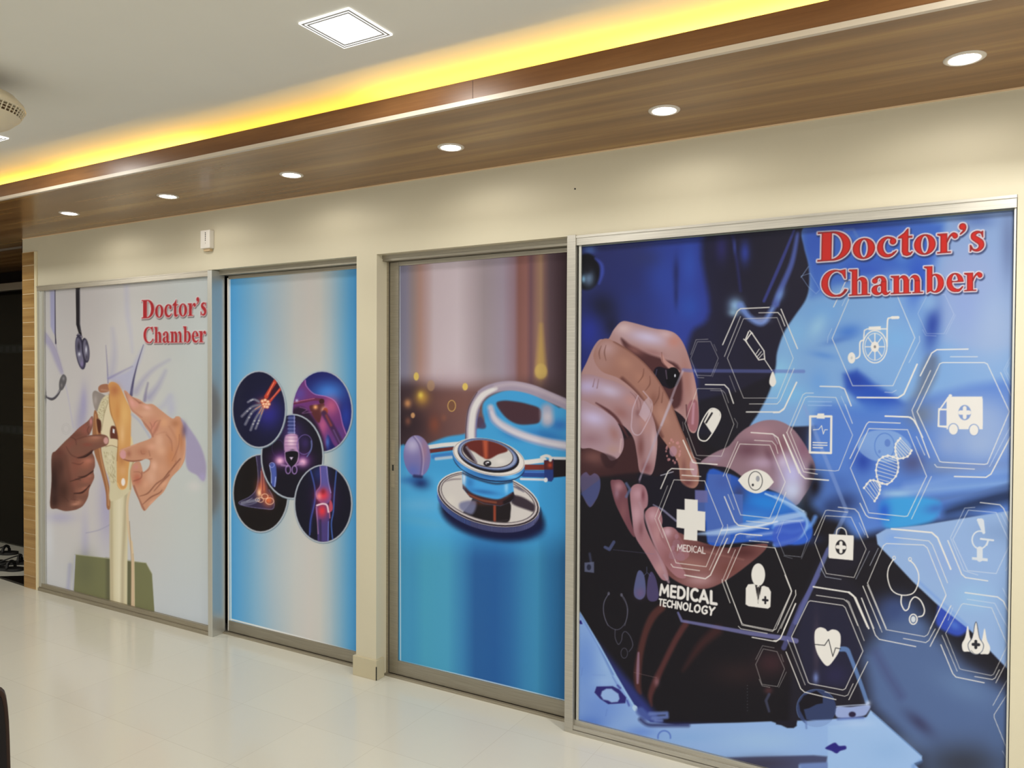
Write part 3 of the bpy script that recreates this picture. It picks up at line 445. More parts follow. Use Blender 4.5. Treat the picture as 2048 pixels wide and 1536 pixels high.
    # right connector
    A.line([(1105, 790), (1180, 780), (1275, 768)], [44, 40, 40], (210, 204, 194), 1, 1); A.line([(1110, 830), (1280, 830)], 46, (112, 46, 38), 1, 1); A.line([(1100, 885), (1285, 890)], 56, (40, 66, 128), 1, 1); A.line([(1110, 870), (1280, 872)], 12, (70, 120, 190), .9, 1); A.line([(1075, 930), (1285, 936)], 20, (200, 200, 200), 1, 1)
    A.fill([(1345, 762), (1480, 762), (1480, 905), (1345, 918)], (24, 18, 22), 1.2); A.line([(1340, 752), (1480, 755)], 24, (198, 194, 190), 1, 1); A.fill([(1272, 770), (1350, 760), (1352, 930), (1335, 952), (1275, 945)], (36, 54, 112), 1, 1); A.fill([(1272, 775), (1350, 768), (1350, 850), (1272, 850)], (78, 32, 34), 1); A.blob(1322, 812, 22, 24, (170, 62, 36), .95); A.line([(1250, 745), (1290, 732), (1325, 745), (1325, 770)], 26, (206, 200, 190), 1, 1, True); A.ell(1286, 938, 17, 20, (214, 214, 210)); A.line([(1352, 760), (1352, 920)], 5, (30, 30, 60), .8)
    # bell cup
    A.ell(800, 788, 312, 156, (26, 34, 60), .8, 1, 13); A.ell(800, 778, 312, 156, (58, 122, 180), .8, 1, 13); A.clipto(ring(800, 782, 310, 156, 13)); A.blob(560, 850, 60, 40, (80, 160, 210), .8); A.blob(1000, 910, 100, 26, (110, 190, 230), .8); A.blob(800, 900, 120, 20, (36, 70, 120), .7, 10); A.clipto()
    A.ell(801, 742, 314, 152, (214, 206, 194), .8, 1, 13); A.arc(801, 742, 306, 144, 4, (90, 80, 84), .7, 13); A.ell(797, 730, 268, 138, (26, 22, 28), .8, 1, 13); A.ell(790, 718, 258, 126, (136, 146, 172), .8, 1, 13); A.arc(792, 720, 252, 122, 10, (60, 78, 120), .7, 13); A.ell(788, 716, 226, 112, (40, 24, 26), .8, 1, 12)
    cup = ring(788, 714, 220, 108, 12); A.fill(cup, (194, 188, 178), .8); A.clipto(cup)
    A.fill([(590, 640), (640, 600), (780, 590), (920, 640), (960, 690), (880, 720), (800, 760), (740, 740), (680, 700), (620, 670)], (96, 38, 32), 1.6, 1, True); A.line([(770, 590), (775, 740)], [44, 30], (176, 82, 54), .9, 3); A.fill([(590, 640), (620, 660), (700, 790), (640, 760), (580, 690)], (44, 28, 34), 1.5, 1, True); A.line([(612, 660), (640, 700), (690, 780)], 16, (150, 140, 150), .8, 2); A.blob(900, 780, 60, 30, (214, 206, 194), .8)
    A.clipto(); A.ell(788, 797, 33, 25, (18, 16, 20)); A.ell(788, 795, 18, 13, (170, 160, 160), 1); A.ell(797, 803, 14, 10, (30, 26, 30), .8); A.ell(795, 788, 7, 5, (235, 235, 235), .7)
    A.view(); A.line([(799.3, 520), (801, 1322)], 1.6, (222, 224, 222), .9); A.line([(800.5, 1322), (960, 1359), (1134, 1402)], 2.4, (200, 214, 222), .9)
    return A
def art_medical_technology():
    A = Art(1150, 405, 2036, 1700)
    W = (224, 222, 212)
    A.hgrad([(1150, (44, 50, 104)), (1280, (46, 54, 116)), (1350, (50, 66, 150)), (1420, (48, 62, 146)), (1445, (38, 44, 92)), (1500, (32, 32, 52)), (1600, (32, 30, 44)), (2036, (30, 30, 42))])
    a = lambda: A.view(1150, 400, .29297); b = lambda: A.view(1550, 400, .29294); c = lambda: A.view(1150, 800, .29297); d = lambda: A.view(1550, 800, .29294); e = lambda: A.view(1150, 1150, .25126); f = lambda: A.view(1550, 1150, .25126)
    a()
    # coat, blurred blue backdrop
    A.blob(600, 500, 130, 260, (52, 76, 168), .7); A.blob(780, 430, 70, 200, (54, 84, 180), .8); A.blob(780, 730, 90, 110, (48, 80, 172), .8); A.blob(690, 500, 24, 120, (34, 38, 82), .7); A.blob(690, 650, 18, 100, (32, 36, 80), .6); A.blob(900, 360, 30, 120, (60, 84, 190), .6)
    A.blob(480, 400, 120, 80, (50, 58, 110), .6); A.blob(420, 700, 140, 90, (44, 58, 128), .6); A.blob(180, 740, 120, 120, (32, 34, 54), .95); A.blob(90, 900, 110, 160, (44, 56, 150), .95); A.blob(250, 860, 60, 90, (30, 30, 50), .7); A.blob(60, 1120, 80, 100, (36, 44, 120), .8)
    A.fill([(900, 200), (1540, 160), (1560, 800), (1400, 1100), (1250, 1536), (840, 1536), (830, 1200), (760, 1080), (800, 900), (920, 760)], (34, 32, 48), 10, .9, True)
    A.blob(1000, 330, 50, 110, (48, 46, 100), .9); A.blob(1160, 360, 40, 90, (52, 68, 158), .9); A.line([(1075, 250), (1105, 420), (1130, 620)], [16, 20, 16], (46, 50, 116), .6, 3, True); A.blob(1090, 320, 14, 60, (70, 90, 180), .5)
    A.line([(1495, 210), (1400, 440), (1290, 690)], [16, 24, 20], (60, 68, 140), .85, 1.6, True); A.line([(1520, 230), (1480, 430), (1400, 620), (1370, 710)], [24, 34, 40, 50], (82, 100, 176), .85, 3, True); A.blob(1400, 650, 30, 60, (120, 160, 220), .7, 25)
    A.blob(1095, 720, 56, 60, (134, 172, 208), 1); A.blob(1080, 770, 40, 30, (150, 190, 216), .7); A.line([(1130, 720), (1190, 800), (1280, 840), (1350, 740)], [50, 40, 34, 34], (110, 140, 205), .9, 4, True); A.blob(1270, 820, 60, 24, (150, 170, 220), .7)
    # dark round lens, left edge
    A.blob(100, 340, 50, 30, (90, 130, 210), .9); A.ell(80, 490, 90, 125, (20, 20, 28), 4, 1); A.line([(140, 400), (180, 440), (185, 500), (165, 570)], [10, 22, 26, 10], (70, 88, 190), .8, 3, True); A.blob(95, 535, 42, 62, (104, 128, 156), 1); A.blob(85, 470, 30, 40, (30, 28, 36), .9); A.blob(58, 540, 16, 28, (140, 190, 225), .9)
    # dark lower field
    A.view(); A.fill([(1150, 900), (1290, 880), (1400, 870), (1500, 860), (1610, 960), (1700, 1060), (1830, 1110), (1850, 1420), (1700, 1440), (1500, 1450), (1330, 1450), (1150, 1230)], (27, 25, 30), 10, 1, False)
    A.fill([(1370, 870), (1400, 800), (1480, 780), (1560, 740), (1540, 850), (1440, 900)], (28, 26, 34), 6, .9)
    # forearm sleeve + blue room at right
    b(); sleeve = [(190, 200), (330, 120), (700, 90), (1700, 30), (1700, 1700), (900, 1700), (700, 1560), (420, 1530), (200, 1545), (0, 1550), (-170, 1560), (-110, 1450), (-34, 1300), (5, 1150), (15, 1040), (60, 910), (130, 800), (210, 680), (235, 570), (230, 440), (200, 320)]
    A.fill(sleeve, (122, 164, 210), 3, 1, True); A.clipto(sleeve, 3, True)
    A.fill([(190, 180), (560, 90), (900, 90), (1160, 160), (1150, 300), (1080, 460), (1000, 640), (960, 560), (900, 500), (760, 470), (560, 470), (430, 560), (330, 640), (250, 660), (215, 400)], (66, 106, 190), 16)
    A.blob(330, 260, 60, 90, (40, 64, 154), .8); A.blob(560, 250, 120, 50, (84, 130, 204), .7, -15); A.blob(880, 340, 60, 130, (92, 140, 206), .7, 10); A.blob(420, 480, 110, 60, (90, 140, 206), .6, -30); A.blob(560, 540, 80, 40, (38, 60, 150), .7, 20); A.blob(820, 200, 120, 40, (40, 66, 160), .7); A.blob(930, 640, 60, 90, (130, 170, 212), .8)
    A.fill([(1180, 90), (1680, 20), (1680, 1000), (1400, 1020), (1150, 960), (1110, 760), (1110, 560), (1150, 340)], (138, 166, 206), 16, .95)
    A.blob(260, 300, 120, 190, (58, 92, 184), .95); A.blob(520, 160, 320, 70, (44, 66, 156), .9); A.blob(620, 330, 220, 120, (60, 100, 196), .8); A.blob(620, 480, 260, 70, (54, 88, 186), .9); A.blob(900, 220, 220, 100, (70, 106, 186), .8); A.blob(450, 540, 90, 60, (60, 100, 190), .6)
    A.blob(980, 560, 90, 200, (46, 84, 186), .95, 10); A.blob(1080, 830, 70, 240, (38, 62, 150), .95, 8); A.blob(1060, 700, 100, 90, (140, 180, 215), .75); A.blob(1350, 560, 220, 260, (140, 160, 202), .9); A.blob(1480, 860, 260, 330, (152, 174, 206), 1); A.blob(1330, 500, 200, 160, (148, 168, 204), .9); A.blob(1290, 700, 140, 300, (138, 160, 206), .8); A.blob(1590, 300, 60, 300, (108, 126, 166), .8); A.blob(1380, 140, 140, 60, (84, 110, 170), .7)
    A.blob(140, 900, 110, 150, (126, 178, 220), .9, 25); A.blob(20, 1200, 110, 160, (136, 192, 222), .95, 20); A.blob(330, 760, 160, 110, (112, 164, 218), .8); A.blob(500, 900, 110, 60, (66, 116, 198), .8, -10); A.blob(820, 950, 130, 90, (120, 170, 216), .8); A.blob(700, 1080, 150, 60, (126, 168, 216), .6, -20); A.blob(420, 960, 120, 26, (66, 106, 184), .5, -15)
    A.blob(290, 860, 60, 110, (152, 196, 222), .7, 30); A.blob(700, 900, 90, 40, (140, 184, 218), .6, -20); A.blob(330, 1060, 110, 30, (82, 132, 204), .6, 10)
    A.fill([(470, 1190), (560, 1160), (680, 1260), (800, 1330), (900, 1400), (880, 1536), (700, 1536), (600, 1400), (480, 1290)], (44, 80, 176), 9, .9)
    A.blob(560, 1240, 90, 60, (38, 66, 158), .95, 25); A.blob(680, 1360, 140, 90, (40, 78, 174), .95, 35); A.blob(780, 1480, 110, 80, (50, 96, 190), .9, 30); A.blob(300, 1250, 80, 110, (104, 154, 212), .8); A.blob(120, 1330, 130, 80, (120, 180, 220), .8); A.blob(420, 1480, 160, 90, (84, 134, 206), .8)
    A.clipto()
    A.fill([(1050, 1060), (1110, 1080), (1100, 1200), (1040, 1330), (1000, 1470), (1100, 1640), (1060, 1800), (880, 1740), (860, 1500), (960, 1300), (1000, 1150)], (96, 110, 134), 12, .85, True)
    # middle right: room blur
    d()
    A.fill([(300, 60), (700, 60), (1700, -100), (1700, 760), (1300, 800), (700, 900), (560, 940), (440, 820), (300, 760), (240, 620)], (84, 124, 198), 14, 1, True)
    A.blob(360, 300, 140, 200, (82, 124, 198), .9); A.blob(620, 60, 150, 80, (76, 122, 200), .7); A.blob(600, 420, 80, 90, (40, 68, 160), .9); A.blob(420, 560, 140, 80, (70, 104, 176), .8); A.blob(480, 700, 120, 90, (46, 62, 110), .95); A.blob(380, 740, 90, 80, (40, 54, 96), .8)
    A.blob(1000, 100, 120, 100, (96, 110, 132), .95); A.blob(940, 430, 110, 90, (74, 82, 128), .95); A.blob(1150, 460, 160, 60, (110, 128, 160), .7); A.blob(1400, 300, 220, 160, (146, 170, 206), .95); A.blob(1300, 100, 260, 140, (142, 166, 202), .9); A.blob(1180, 300, 110, 120, (134, 158, 200), .8)
    A.blob(1450, 180, 330, 260, (150, 172, 206), .75); A.blob(1400, 470, 260, 50, (124, 144, 184), .8, -4); A.line([(900, 600), (1200, 540), (1620, 480)], 60, (116, 152, 208), .8, 8); A.line([(760, 640), (1100, 610), (1620, 560)], 46, (130, 166, 212), .8, 8); A.line([(1180, 760), (1400, 700), (1620, 640)], [70, 90, 110], (40, 56, 92), 1, 10); A.line([(1050, 690), (1300, 650), (1600, 600)], 30, (84, 110, 160), .8, 8)
    A.fill([(730, 690), (900, 660), (1120, 690), (1100, 800), (1000, 850), (780, 880), (720, 800)], (62, 152, 212), 7, 1, True); A.blob(745, 760, 50, 80, (40, 80, 190), .8); A.blob(1100, 740, 90, 40, (64, 104, 180), .8, -8); A.blob(840, 640, 110, 26, (150, 190, 220), .7)
    A.view(); A.fill([(1850, 1440), (1500, 1480), (1400, 1460), (1330, 1430), (1150, 1230), (1150, 1440), (1400, 1720), (2040, 1720), (2040, 1300)], (76, 96, 132), 4, .0)
    # lower right grey-blue desk area
    d(); A.fill([(700, 960), (760, 1010), (1000, 1150), (1300, 1450), (1700, 1800), (1700, 3000), (200, 3000), (100, 2200), (120, 1500), (300, 1100), (560, 960)], (34, 32, 42), 9, 1)
    f(); A.fill([(560, 0), (900, -260), (1150, 20), (1600, 420), (1870, 680), (1880, 880), (1640, 740), (1400, 600), (1200, 420), (1050, 260), (900, 180), (700, 140)], (30, 28, 34), 14, 1); A.blob(1000, 330, 200, 160, (74, 98, 148), .9); A.blob(1120, 420, 120, 90, (84, 108, 152), .8); A.blob(1080, 640, 360, 240, (88, 114, 156), .95, 25); A.blob(1380, 860, 460, 190, (84, 106, 146), .95, 20); A.blob(1000, 980, 200, 120, (66, 72, 112), .9, 30); A.blob(1600, 1120, 320, 160, (72, 96, 136), .9, 20); A.blob(1300, 1350, 300, 130, (62, 70, 92), .9); A.blob(1500, 1600, 500, 140, (52, 58, 70), .9)
    A.fill([(700, 640), (900, 440), (1100, 400), (1300, 520), (1500, 740), (1900, 960), (1900, 1700), (1200, 1700), (1180, 1440), (800, 1080), (760, 1000)], (82, 104, 146), 24); A.blob(1500, 1500, 420, 200, (56, 62, 76), 1); A.blob(1150, 1180, 160, 60, (58, 60, 92), .8, 40); A.blob(1500, 900, 300, 120, (96, 122, 162), .8, 25); A.blob(1780, 1250, 120, 200, (78, 100, 140), .7); A.line([(800, 620), (900, 800), (1000, 960)], 60, (66, 70, 112), .5, 10)
    A.blob(940, 280, 130, 120, (58, 74, 118), .9); A.blob(1000, 420, 200, 60, (80, 100, 140), .7)
    A.fill([(250, 200), (560, 260), (700, 620), (560, 900), (250, 860), (160, 500)], (38, 38, 58), 8, .9); A.blob(480, 800, 120, 100, (44, 42, 74), .8); A.blob(330, 560, 30, 260, (86, 72, 84), .5); A.blob(325, 820, 26, 50, (120, 140, 200), .8)
    A.line([(1275, 150), (1540, 400), (1870, 690)], 150, (44, 66, 168), .0, 6)
    A.fill([(1330, 220), (1540, 390), (1500, 470), (1420, 480), (1290, 400), (1290, 300)], (52, 78, 180), 5, .95, True); A.blob(1430, 400, 60, 40, (86, 130, 210), .6, 40); A.line([(1640, 480), (1850, 690)], 70, (38, 48, 92), .8, 5)
    # pale paper, upper right of the desk
    d(); paper = [(700, 900), (900, 880), (1200, 830), (1600, 760), (1620, 760), (1620, 2000), (1500, 1900), (1130, 1500), (980, 1240), (760, 1020), (690, 950)]
    A.view(1550, 800, .29294); pap = [(690, 920), (760, 880), (1000, 855), (1300, 805), (1640, 750), (1640, 1890), (1330, 1570), (1100, 1390), (940, 1240), (800, 1090), (700, 985)]
    A.fill(pap, (142, 172, 212), 1.6, 1); A.clipto(pap); A.blob(1550, 900, 200, 100, (122, 150, 190), .7); A.blob(800, 950, 80, 60, (120, 160, 220), .7); A.blob(1350, 1350, 160, 120, (146, 186, 220), .8); A.blob(1600, 1500, 80, 300, (118, 150, 190), .7); A.line([(980, 1240), (1330, 1560)], 16, (110, 150, 215), .6, 3); A.blob(1150, 1100, 150, 120, (140, 166, 212), .6); A.clipto()
    # foreground table (light blue), lower left
    e()
    tab = [(28, 275), (200, 560), (330, 800), (440, 980), (520, 1110), (600, 1170), (800, 1190), (1100, 1180), (1300, 1175), (1560, 1165), (1640, 1190), (1760, 1190), (1770, 1160), (2350, 1130), (2370, 1190), (2760, 1560), (2760, 1650), (2700, 1800), (2500, 2200), (20, 2200), (20, 280)]
    A.fill(tab, (142, 176, 222), 2, 1); A.clipto(tab, 2)
    A.blob(80, 700, 130, 330, (110, 148, 214), .95); A.blob(200, 1050, 260, 180, (110, 146, 212), .95); A.blob(120, 1180, 150, 80, (84, 122, 200), .8); A.blob(300, 720, 90, 130, (150, 186, 224), .8, -25); A.blob(900, 1290, 300, 60, (134, 172, 220), .9); A.blob(520, 1250, 160, 60, (108, 144, 212), .9); A.blob(1500, 1320, 400, 100, (152, 186, 222), .8); A.blob(250, 850, 100, 50, (150, 184, 226), .7)
    A.line([(50, 320), (180, 540), (300, 790)], 16, (74, 106, 186), .6, 2.5); A.line([(40, 290), (250, 660), (400, 930), (480, 1060)], 10, (160, 200, 232), .9, 1.2); A.line([(300, 810), (340, 880), (430, 1030)], 10, (80, 106, 190), .5, 1.5)
    A.line([(60, 740), (50, 800)], 6, (90, 120, 190), .4, 1.2); A.line([(140, 795), (240, 798)], 6, (100, 130, 200), .3, 1.5); A.line([(255, 1070), (245, 1120)], 6, (80, 110, 190), .4, 1.5)
    A.clipto()
    A.fill([(32, 365), (48, 360), (60, 390), (45, 392), (30, 382)], (44, 36, 120), 1); A.fill([(155, 935), (172, 888), (300, 885), (350, 910), (408, 975), (400, 1020), (265, 1028), (200, 985)], (46, 42, 110), 1.3); A.fill([(205, 960), (215, 925), (250, 905), (290, 905), (310, 920), (345, 945), (355, 985), (340, 1010), (290, 1015), (265, 1000), (225, 992)], (146, 178, 224), 1.6)
    A.line([(340, 880), (360, 900)], 16, (60, 60, 140), .7, 1.5); A.line([(415, 1000), (430, 1040)], 14, (70, 80, 160), .7, 1.5); A.ell(478, 1060, 20, 26, (176, 206, 230), 1.2, 1, -30)
    A.line([(520, 1085), (560, 1125), (620, 1130)], 66, (74, 92, 158), .9, 3); A.line([(600, 1105), (730, 1100), (732, 1130), (620, 1140)], 30, (98, 118, 176), .9, 2.5); A.line([(520, 1150), (580, 1190), (680, 1195), (900, 1195)], 24, (36, 36, 80), .9, 4, True); A.line([(640, 1160), (690, 1160)], 22, (110, 130, 186), .8, 2.5)
    A.arc(710, 1290, 50, 50, 12, (80, 110, 190), .8, 0, 170, 370, 1.2)
    A.fill([(1600, 1160), (1760, 1160), (1765, 1200), (1740, 1218), (1690, 1218), (1640, 1195), (1600, 1188)], (32, 30, 40), 1.5)
    A.fill([(1130, 1455), (1900, 1435), (2010, 1445), (2000, 1500), (1780, 1510), (1780, 1800), (2400, 1800), (2400, 2100), (1000, 2100), (1300, 1520)], (70, 76, 108), 3, 1); A.blob(1500, 1500, 300, 60, (62, 60, 78), .9); A.fill([(1790, 1500), (2010, 1490), (2400, 1480), (2560, 1640), (2400, 2100), (1850, 2100)], (104, 128, 180), 4, .95)
    # right part of the table, phone corner
    f(); A.fill([(760, 1075), (1170, 1440), (1170, 1475), (1110, 1500), (1100, 1560), (420, 1600), (420, 1200), (700, 1180)], (152, 186, 226), 1.6, 1); A.blob(900, 1400, 200, 120, (142, 178, 220), .8); A.blob(640, 1180, 180, 40, (168, 196, 230), .8); A.line([(780, 1100), (1165, 1440)], 8, (84, 120, 176), .7, 1.2)
    A.line([(1160, 1480), (1100, 1520), (1100, 1700)], 20, (100, 140, 200), .7, 4)
    A.line([(520, 590), (570, 595), (600, 650), (680, 860), (735, 1020)], [40, 40, 32, 32, 30], (96, 128, 178), .9, 1.2, True); A.fill([(490, 1050), (600, 1050), (750, 1035), (740, 1090), (690, 1125), (500, 1135)], (146, 164, 208), 1.6, 1, True); A.line([(490, 1045), (730, 1030)], 8, (190, 206, 230), .8, 1); A.ell(615, 1110, 28, 22, (42, 34, 60), 2, 1); A.line([(500, 1148), (700, 1135)], 14, (80, 100, 170), .8, 2.5)
    A.line([(640, 740), (720, 1000)], 60, (48, 54, 84), .0, 3); A.blob(740, 1020, 24, 24, (200, 214, 236), .8)
    # globe
    A.clipto(ring(330, 1060, 158, 150)); A.ell(330, 1060, 158, 150, (58, 74, 118), 1, .75); A.fill([(200, 1080), (190, 1020), (230, 960), (330, 920), (380, 960), (380, 1020), (330, 1030), (270, 1060), (230, 1070), (250, 1150), (320, 1165), (250, 1170)], (26, 24, 32), 1.2, 1); A.fill([(240, 1160), (500, 1150), (500, 1240), (240, 1240)], (140, 172, 220), 2, .85); A.clipto(); A.arc(330, 1060, 158, 150, 5, (110, 136, 182), .7, 0, 150, 330); A.line([(245, 1160), (250, 1220)], 10, (70, 90, 150), .6, 2)
    A.fill([(400, 1380), (440, 1350), (480, 1335), (510, 1360), (560, 1360), (565, 1385), (520, 1400), (490, 1420), (450, 1400)], (44, 40, 122), 1.4, 1, True)
    # hands: shadow below, brown reflections in the glass
    e()
    A.line([(690, 260), (620, 330), (560, 460), (520, 620), (500, 760), (500, 880), (520, 940)], [60, 60, 50, 50, 60, 50, 20], (82, 48, 46), .9, 3, True); A.line([(505, 620), (500, 760), (498, 860)], [14, 24, 16], (140, 110, 130), .9, 1.6, True); A.line([(880, 390), (800, 520), (700, 720), (640, 850), (600, 960), (610, 1040)], [50, 46, 44, 54, 40, 10], (88, 50, 50), .85, 3, True); A.blob(650, 850, 24, 40, (150, 110, 120), .6); A.line([(860, 760), (1000, 560), (1130, 440)], [10, 60, 80], (70, 40, 40), .7, 6, True); A.blob(1560, 700, 140, 110, (64, 40, 46), .8); A.blob(1540, 920, 40, 30, (80, 50, 54), .8); A.blob(1300, 780, 240, 120, (50, 36, 38), .6)
    A.line([(470, 775), (650, 818)], 4, (150, 120, 120), .5, .6)
    A.line([(1545, 950), (1520, 1000), (1545, 1085)], [22, 22, 18], (64, 68, 90), .85, 1.5); 
    for k in range(9): A.ell(1372, 880 + k * 25, 2.5, 3, (120, 130, 140), .6, .7)
    # pressing hand (upper left)
    A.view(1150, 600, .5251)
    A.fill([(60, 400), (180, 380), (330, 360), (430, 440), (480, 560), (560, 640), (520, 760), (300, 700), (18, 660), (18, 480)], (34, 25, 32), 6, 1)
    A.fill([(18, 540), (120, 560), (230, 520), (260, 640), (200, 660), (18, 665)], (64, 38, 40), 5, .95, True); A.blob(70, 600, 60, 40, (116, 78, 74), .9); A.blob(40, 640, 50, 30, (70, 44, 46), .8); A.blob(330, 520, 60, 90, (46, 26, 30), .9, -25); A.blob(340, 590, 50, 50, (30, 22, 30), .9)
    IX = [(18, 300), (45, 235), (70, 180), (95, 150), (125, 150), (148, 112), (178, 82), (215, 85), (300, 108), (350, 115), (385, 130), (415, 170), (440, 240), (460, 320), (470, 400), (471, 465), (458, 505), (436, 498), (420, 455), (380, 420), (300, 380), (120, 380), (18, 400)]
    A.fill(IX, (174, 138, 134), .9, 1, True); A.clipto(IX, 1, True)
    A.blob(275, 142, 95, 32, (198, 186, 210), 1, 12); A.blob(185, 108, 40, 26, (210, 184, 184), .9); A.blob(378, 158, 34, 30, (188, 132, 120), .9); A.blob(345, 130, 30, 16, (206, 178, 182), .7); A.blob(425, 300, 26, 110, (160, 114, 106), .9, -6); A.blob(395, 340, 20, 80, (116, 70, 70), .9, -8); A.blob(455, 360, 10, 90, (190, 146, 138), .6, -4)
    A.fill([(175, 150), (215, 175), (280, 205), (335, 225), (400, 262), (400, 400), (330, 400), (240, 280)], (74, 42, 44), 4, .95, True); A.blob(225, 190, 40, 16, (140, 94, 88), .8, 25); A.blob(300, 200, 50, 12, (150, 108, 108), .7, 14)
    A.line([(330, 205), (338, 232), (365, 255), (396, 272)], [6, 16, 20, 8], (190, 144, 134), .95, 1, True); A.line([(330, 200), (334, 235), (350, 255)], 3, (96, 58, 56), .6, .8, True)
    A.fill([(428, 410), (440, 385), (458, 380), (468, 400), (470, 470), (455, 500), (436, 490), (428, 450)], (150, 96, 104), 1.2, .9, True); A.line([(452, 395), (448, 470)], 9, (196, 152, 168), .7, 1.5); A.line([(424, 400), (428, 470)], 5, (84, 46, 52), .8, 1.2)
    A.clipto()
    A.fill([(300, 270), (318, 254), (352, 262), (372, 262), (372, 335), (330, 325), (305, 305)], (24, 19, 30), 1.2, 1, True); A.ell(372, 295, 27, 39, (13, 12, 18), .9, 1, 8); A.ell(381, 288, 3, 6, (215, 218, 225), .7); A.line([(346, 268), (350, 300)], 4, (130, 110, 130), .7, .9); A.line([(312, 265), (306, 290)], 3, (80, 78, 110), .8, .9)
    MF = [(105, 150), (150, 158), (215, 198), (270, 245), (318, 305), (365, 390), (405, 490), (445, 580), (468, 630), (472, 690), (455, 716), (425, 712), (402, 690), (392, 620), (355, 560), (320, 510), (290, 440), (240, 360), (170, 300), (100, 270), (70, 210)]
    A.fill(MF, (158, 114, 100), .9, 1, True); A.clipto(MF, 1, True)
    A.blob(120, 185, 46, 40, (186, 152, 150), .95); A.blob(100, 240, 50, 40, (168, 130, 122), .8); A.blob(190, 240, 40, 30, (178, 132, 114), .8, 35); A.blob(250, 300, 40, 24, (172, 124, 106), .8, 50); A.blob(335, 440, 26, 60, (176, 132, 116), .9, -25); A.blob(300, 380, 20, 30, (132, 88, 76), .8); A.blob(395, 560, 22, 60, (164, 118, 108), .9, -20)
    A.line([(150, 158), (215, 198), (270, 245), (318, 305), (365, 390), (405, 490), (440, 575)], 8, (110, 70, 60), .7, 2, True); A.line([(180, 300), (240, 360), (290, 440), (330, 520)], 14, (96, 58, 54), .8, 3, True)
    for q in ([(262, 262), (258, 290), (240, 315)], [(285, 290), (285, 320), (268, 345)], [(322, 330), (318, 370), (300, 400)], [(335, 350), (330, 390)], [(100, 175), (92, 200), (95, 225)], [(118, 172), (112, 200), (118, 230)]): A.line(q, [2, 5, 2], (104, 66, 56), .6, 1, True)
    A.ell(452, 640, 14, 34, (186, 150, 158), 1.2, .9, -10); A.blob(430, 695, 26, 18, (104, 60, 62), .9); A.blob(415, 640, 12, 40, (120, 76, 74), .7)
    A.clipto()
    RF = [(14, 300), (45, 282), (110, 298), (170, 318), (228, 356), (268, 392), (298, 450), (314, 530), (306, 620), (292, 664), (265, 673), (245, 650), (236, 590), (222, 525), (185, 480), (140, 460), (90, 410), (14, 390)]
    A.fill(RF, (166, 132, 134), .9, 1, True); A.clipto(RF, 1, True)
    A.blob(50, 330, 60, 36, (184, 172, 206), .95); A.blob(130, 345, 60, 30, (192, 178, 200), .95, 15); A.blob(215, 385, 34, 26, (182, 138, 134), .9, 30); A.blob(175, 430, 40, 26, (150, 104, 100), .8, 30); A.blob(265, 470, 26, 50, (178, 136, 130), .9, -15); A.blob(300, 540, 12, 60, (204, 172, 172), .8); A.blob(250, 560, 18, 60, (120, 76, 74), .9); A.blob(272, 640, 26, 30, (122, 76, 80), .9); A.blob(240, 430, 14, 20, (120, 78, 78), .6)
    for q in ([(210, 350), (232, 375), (238, 410)], [(225, 352), (248, 385), (250, 420)], [(75, 300), (68, 330)], [(90, 302), (84, 335)]): A.line(q, [2, 5, 2], (120, 82, 82), .5, 1, True)
    A.clipto()
    LF = [(14, 392), (70, 400), (120, 428), (155, 458), (181, 510), (185, 560), (165, 600), (136, 611), (112, 585), (60, 565), (14, 550)]
    A.line([(80, 392), (130, 425), (165, 460), (200, 520)], [4, 12, 12, 6], (84, 46, 48), .9, 1.8, True)
    A.fill(LF, (170, 142, 150), .9, 1, True); A.clipto(LF, 1, True); A.blob(70, 450, 64, 36, (196, 184, 216), .95, 15); A.blob(150, 510, 24, 40, (158, 116, 112), .9, -20); A.blob(145, 570, 30, 24, (176, 142, 134), .8); A.blob(60, 530, 60, 30, (150, 116, 124), .8); A.line([(176, 530), (170, 580)], 6, (206, 178, 176), .6, 1.2); A.clipto()
    A.fill([(100, 584), (160, 606), (140, 640), (110, 630)], (50, 30, 34), 3, .7, True)
    c()
    # holding hand: back
    hb = [(860, 430), (900, 390), (970, 350), (1040, 320), (1070, 290), (1120, 230), (1190, 180), (1290, 140), (1400, 145), (1500, 210), (1600, 360), (1640, 460), (1620, 560), (1560, 660), (1500, 720), (1400, 640), (1200, 560), (1060, 470), (960, 450)]
    A.fill(hb, (140, 112, 122), 1.4, 1, True); A.clipto(hb, 1.4, True); A.blob(1260, 220, 130, 70, (160, 124, 134), .9); A.blob(1180, 340, 110, 70, (104, 70, 82), .9); A.blob(1400, 330, 80, 90, (122, 78, 88), .9); A.blob(1330, 400, 30, 90, (90, 54, 66), .7, -20); A.blob(1280, 430, 100, 50, (178, 154, 176), .8); A.blob(1480, 500, 110, 140, (182, 180, 222), .95); A.blob(1420, 420, 50, 60, (200, 190, 216), .7); A.blob(950, 400, 90, 30, (150, 128, 146), .8, -20); A.blob(1560, 330, 60, 90, (130, 90, 110), .8); A.clipto()
    d(); A.blob(270, 590, 60, 110, (22, 20, 30), 1, 10); A.blob(250, 480, 26, 60, (30, 26, 40), .9); c()
    A.fill([(430, 500), (560, 520), (640, 480), (760, 590), (860, 600), (850, 440), (960, 460), (1040, 520), (1050, 980), (860, 960), (700, 900), (600, 860), (500, 740), (440, 600)], (27, 25, 36), 3, .95, True)
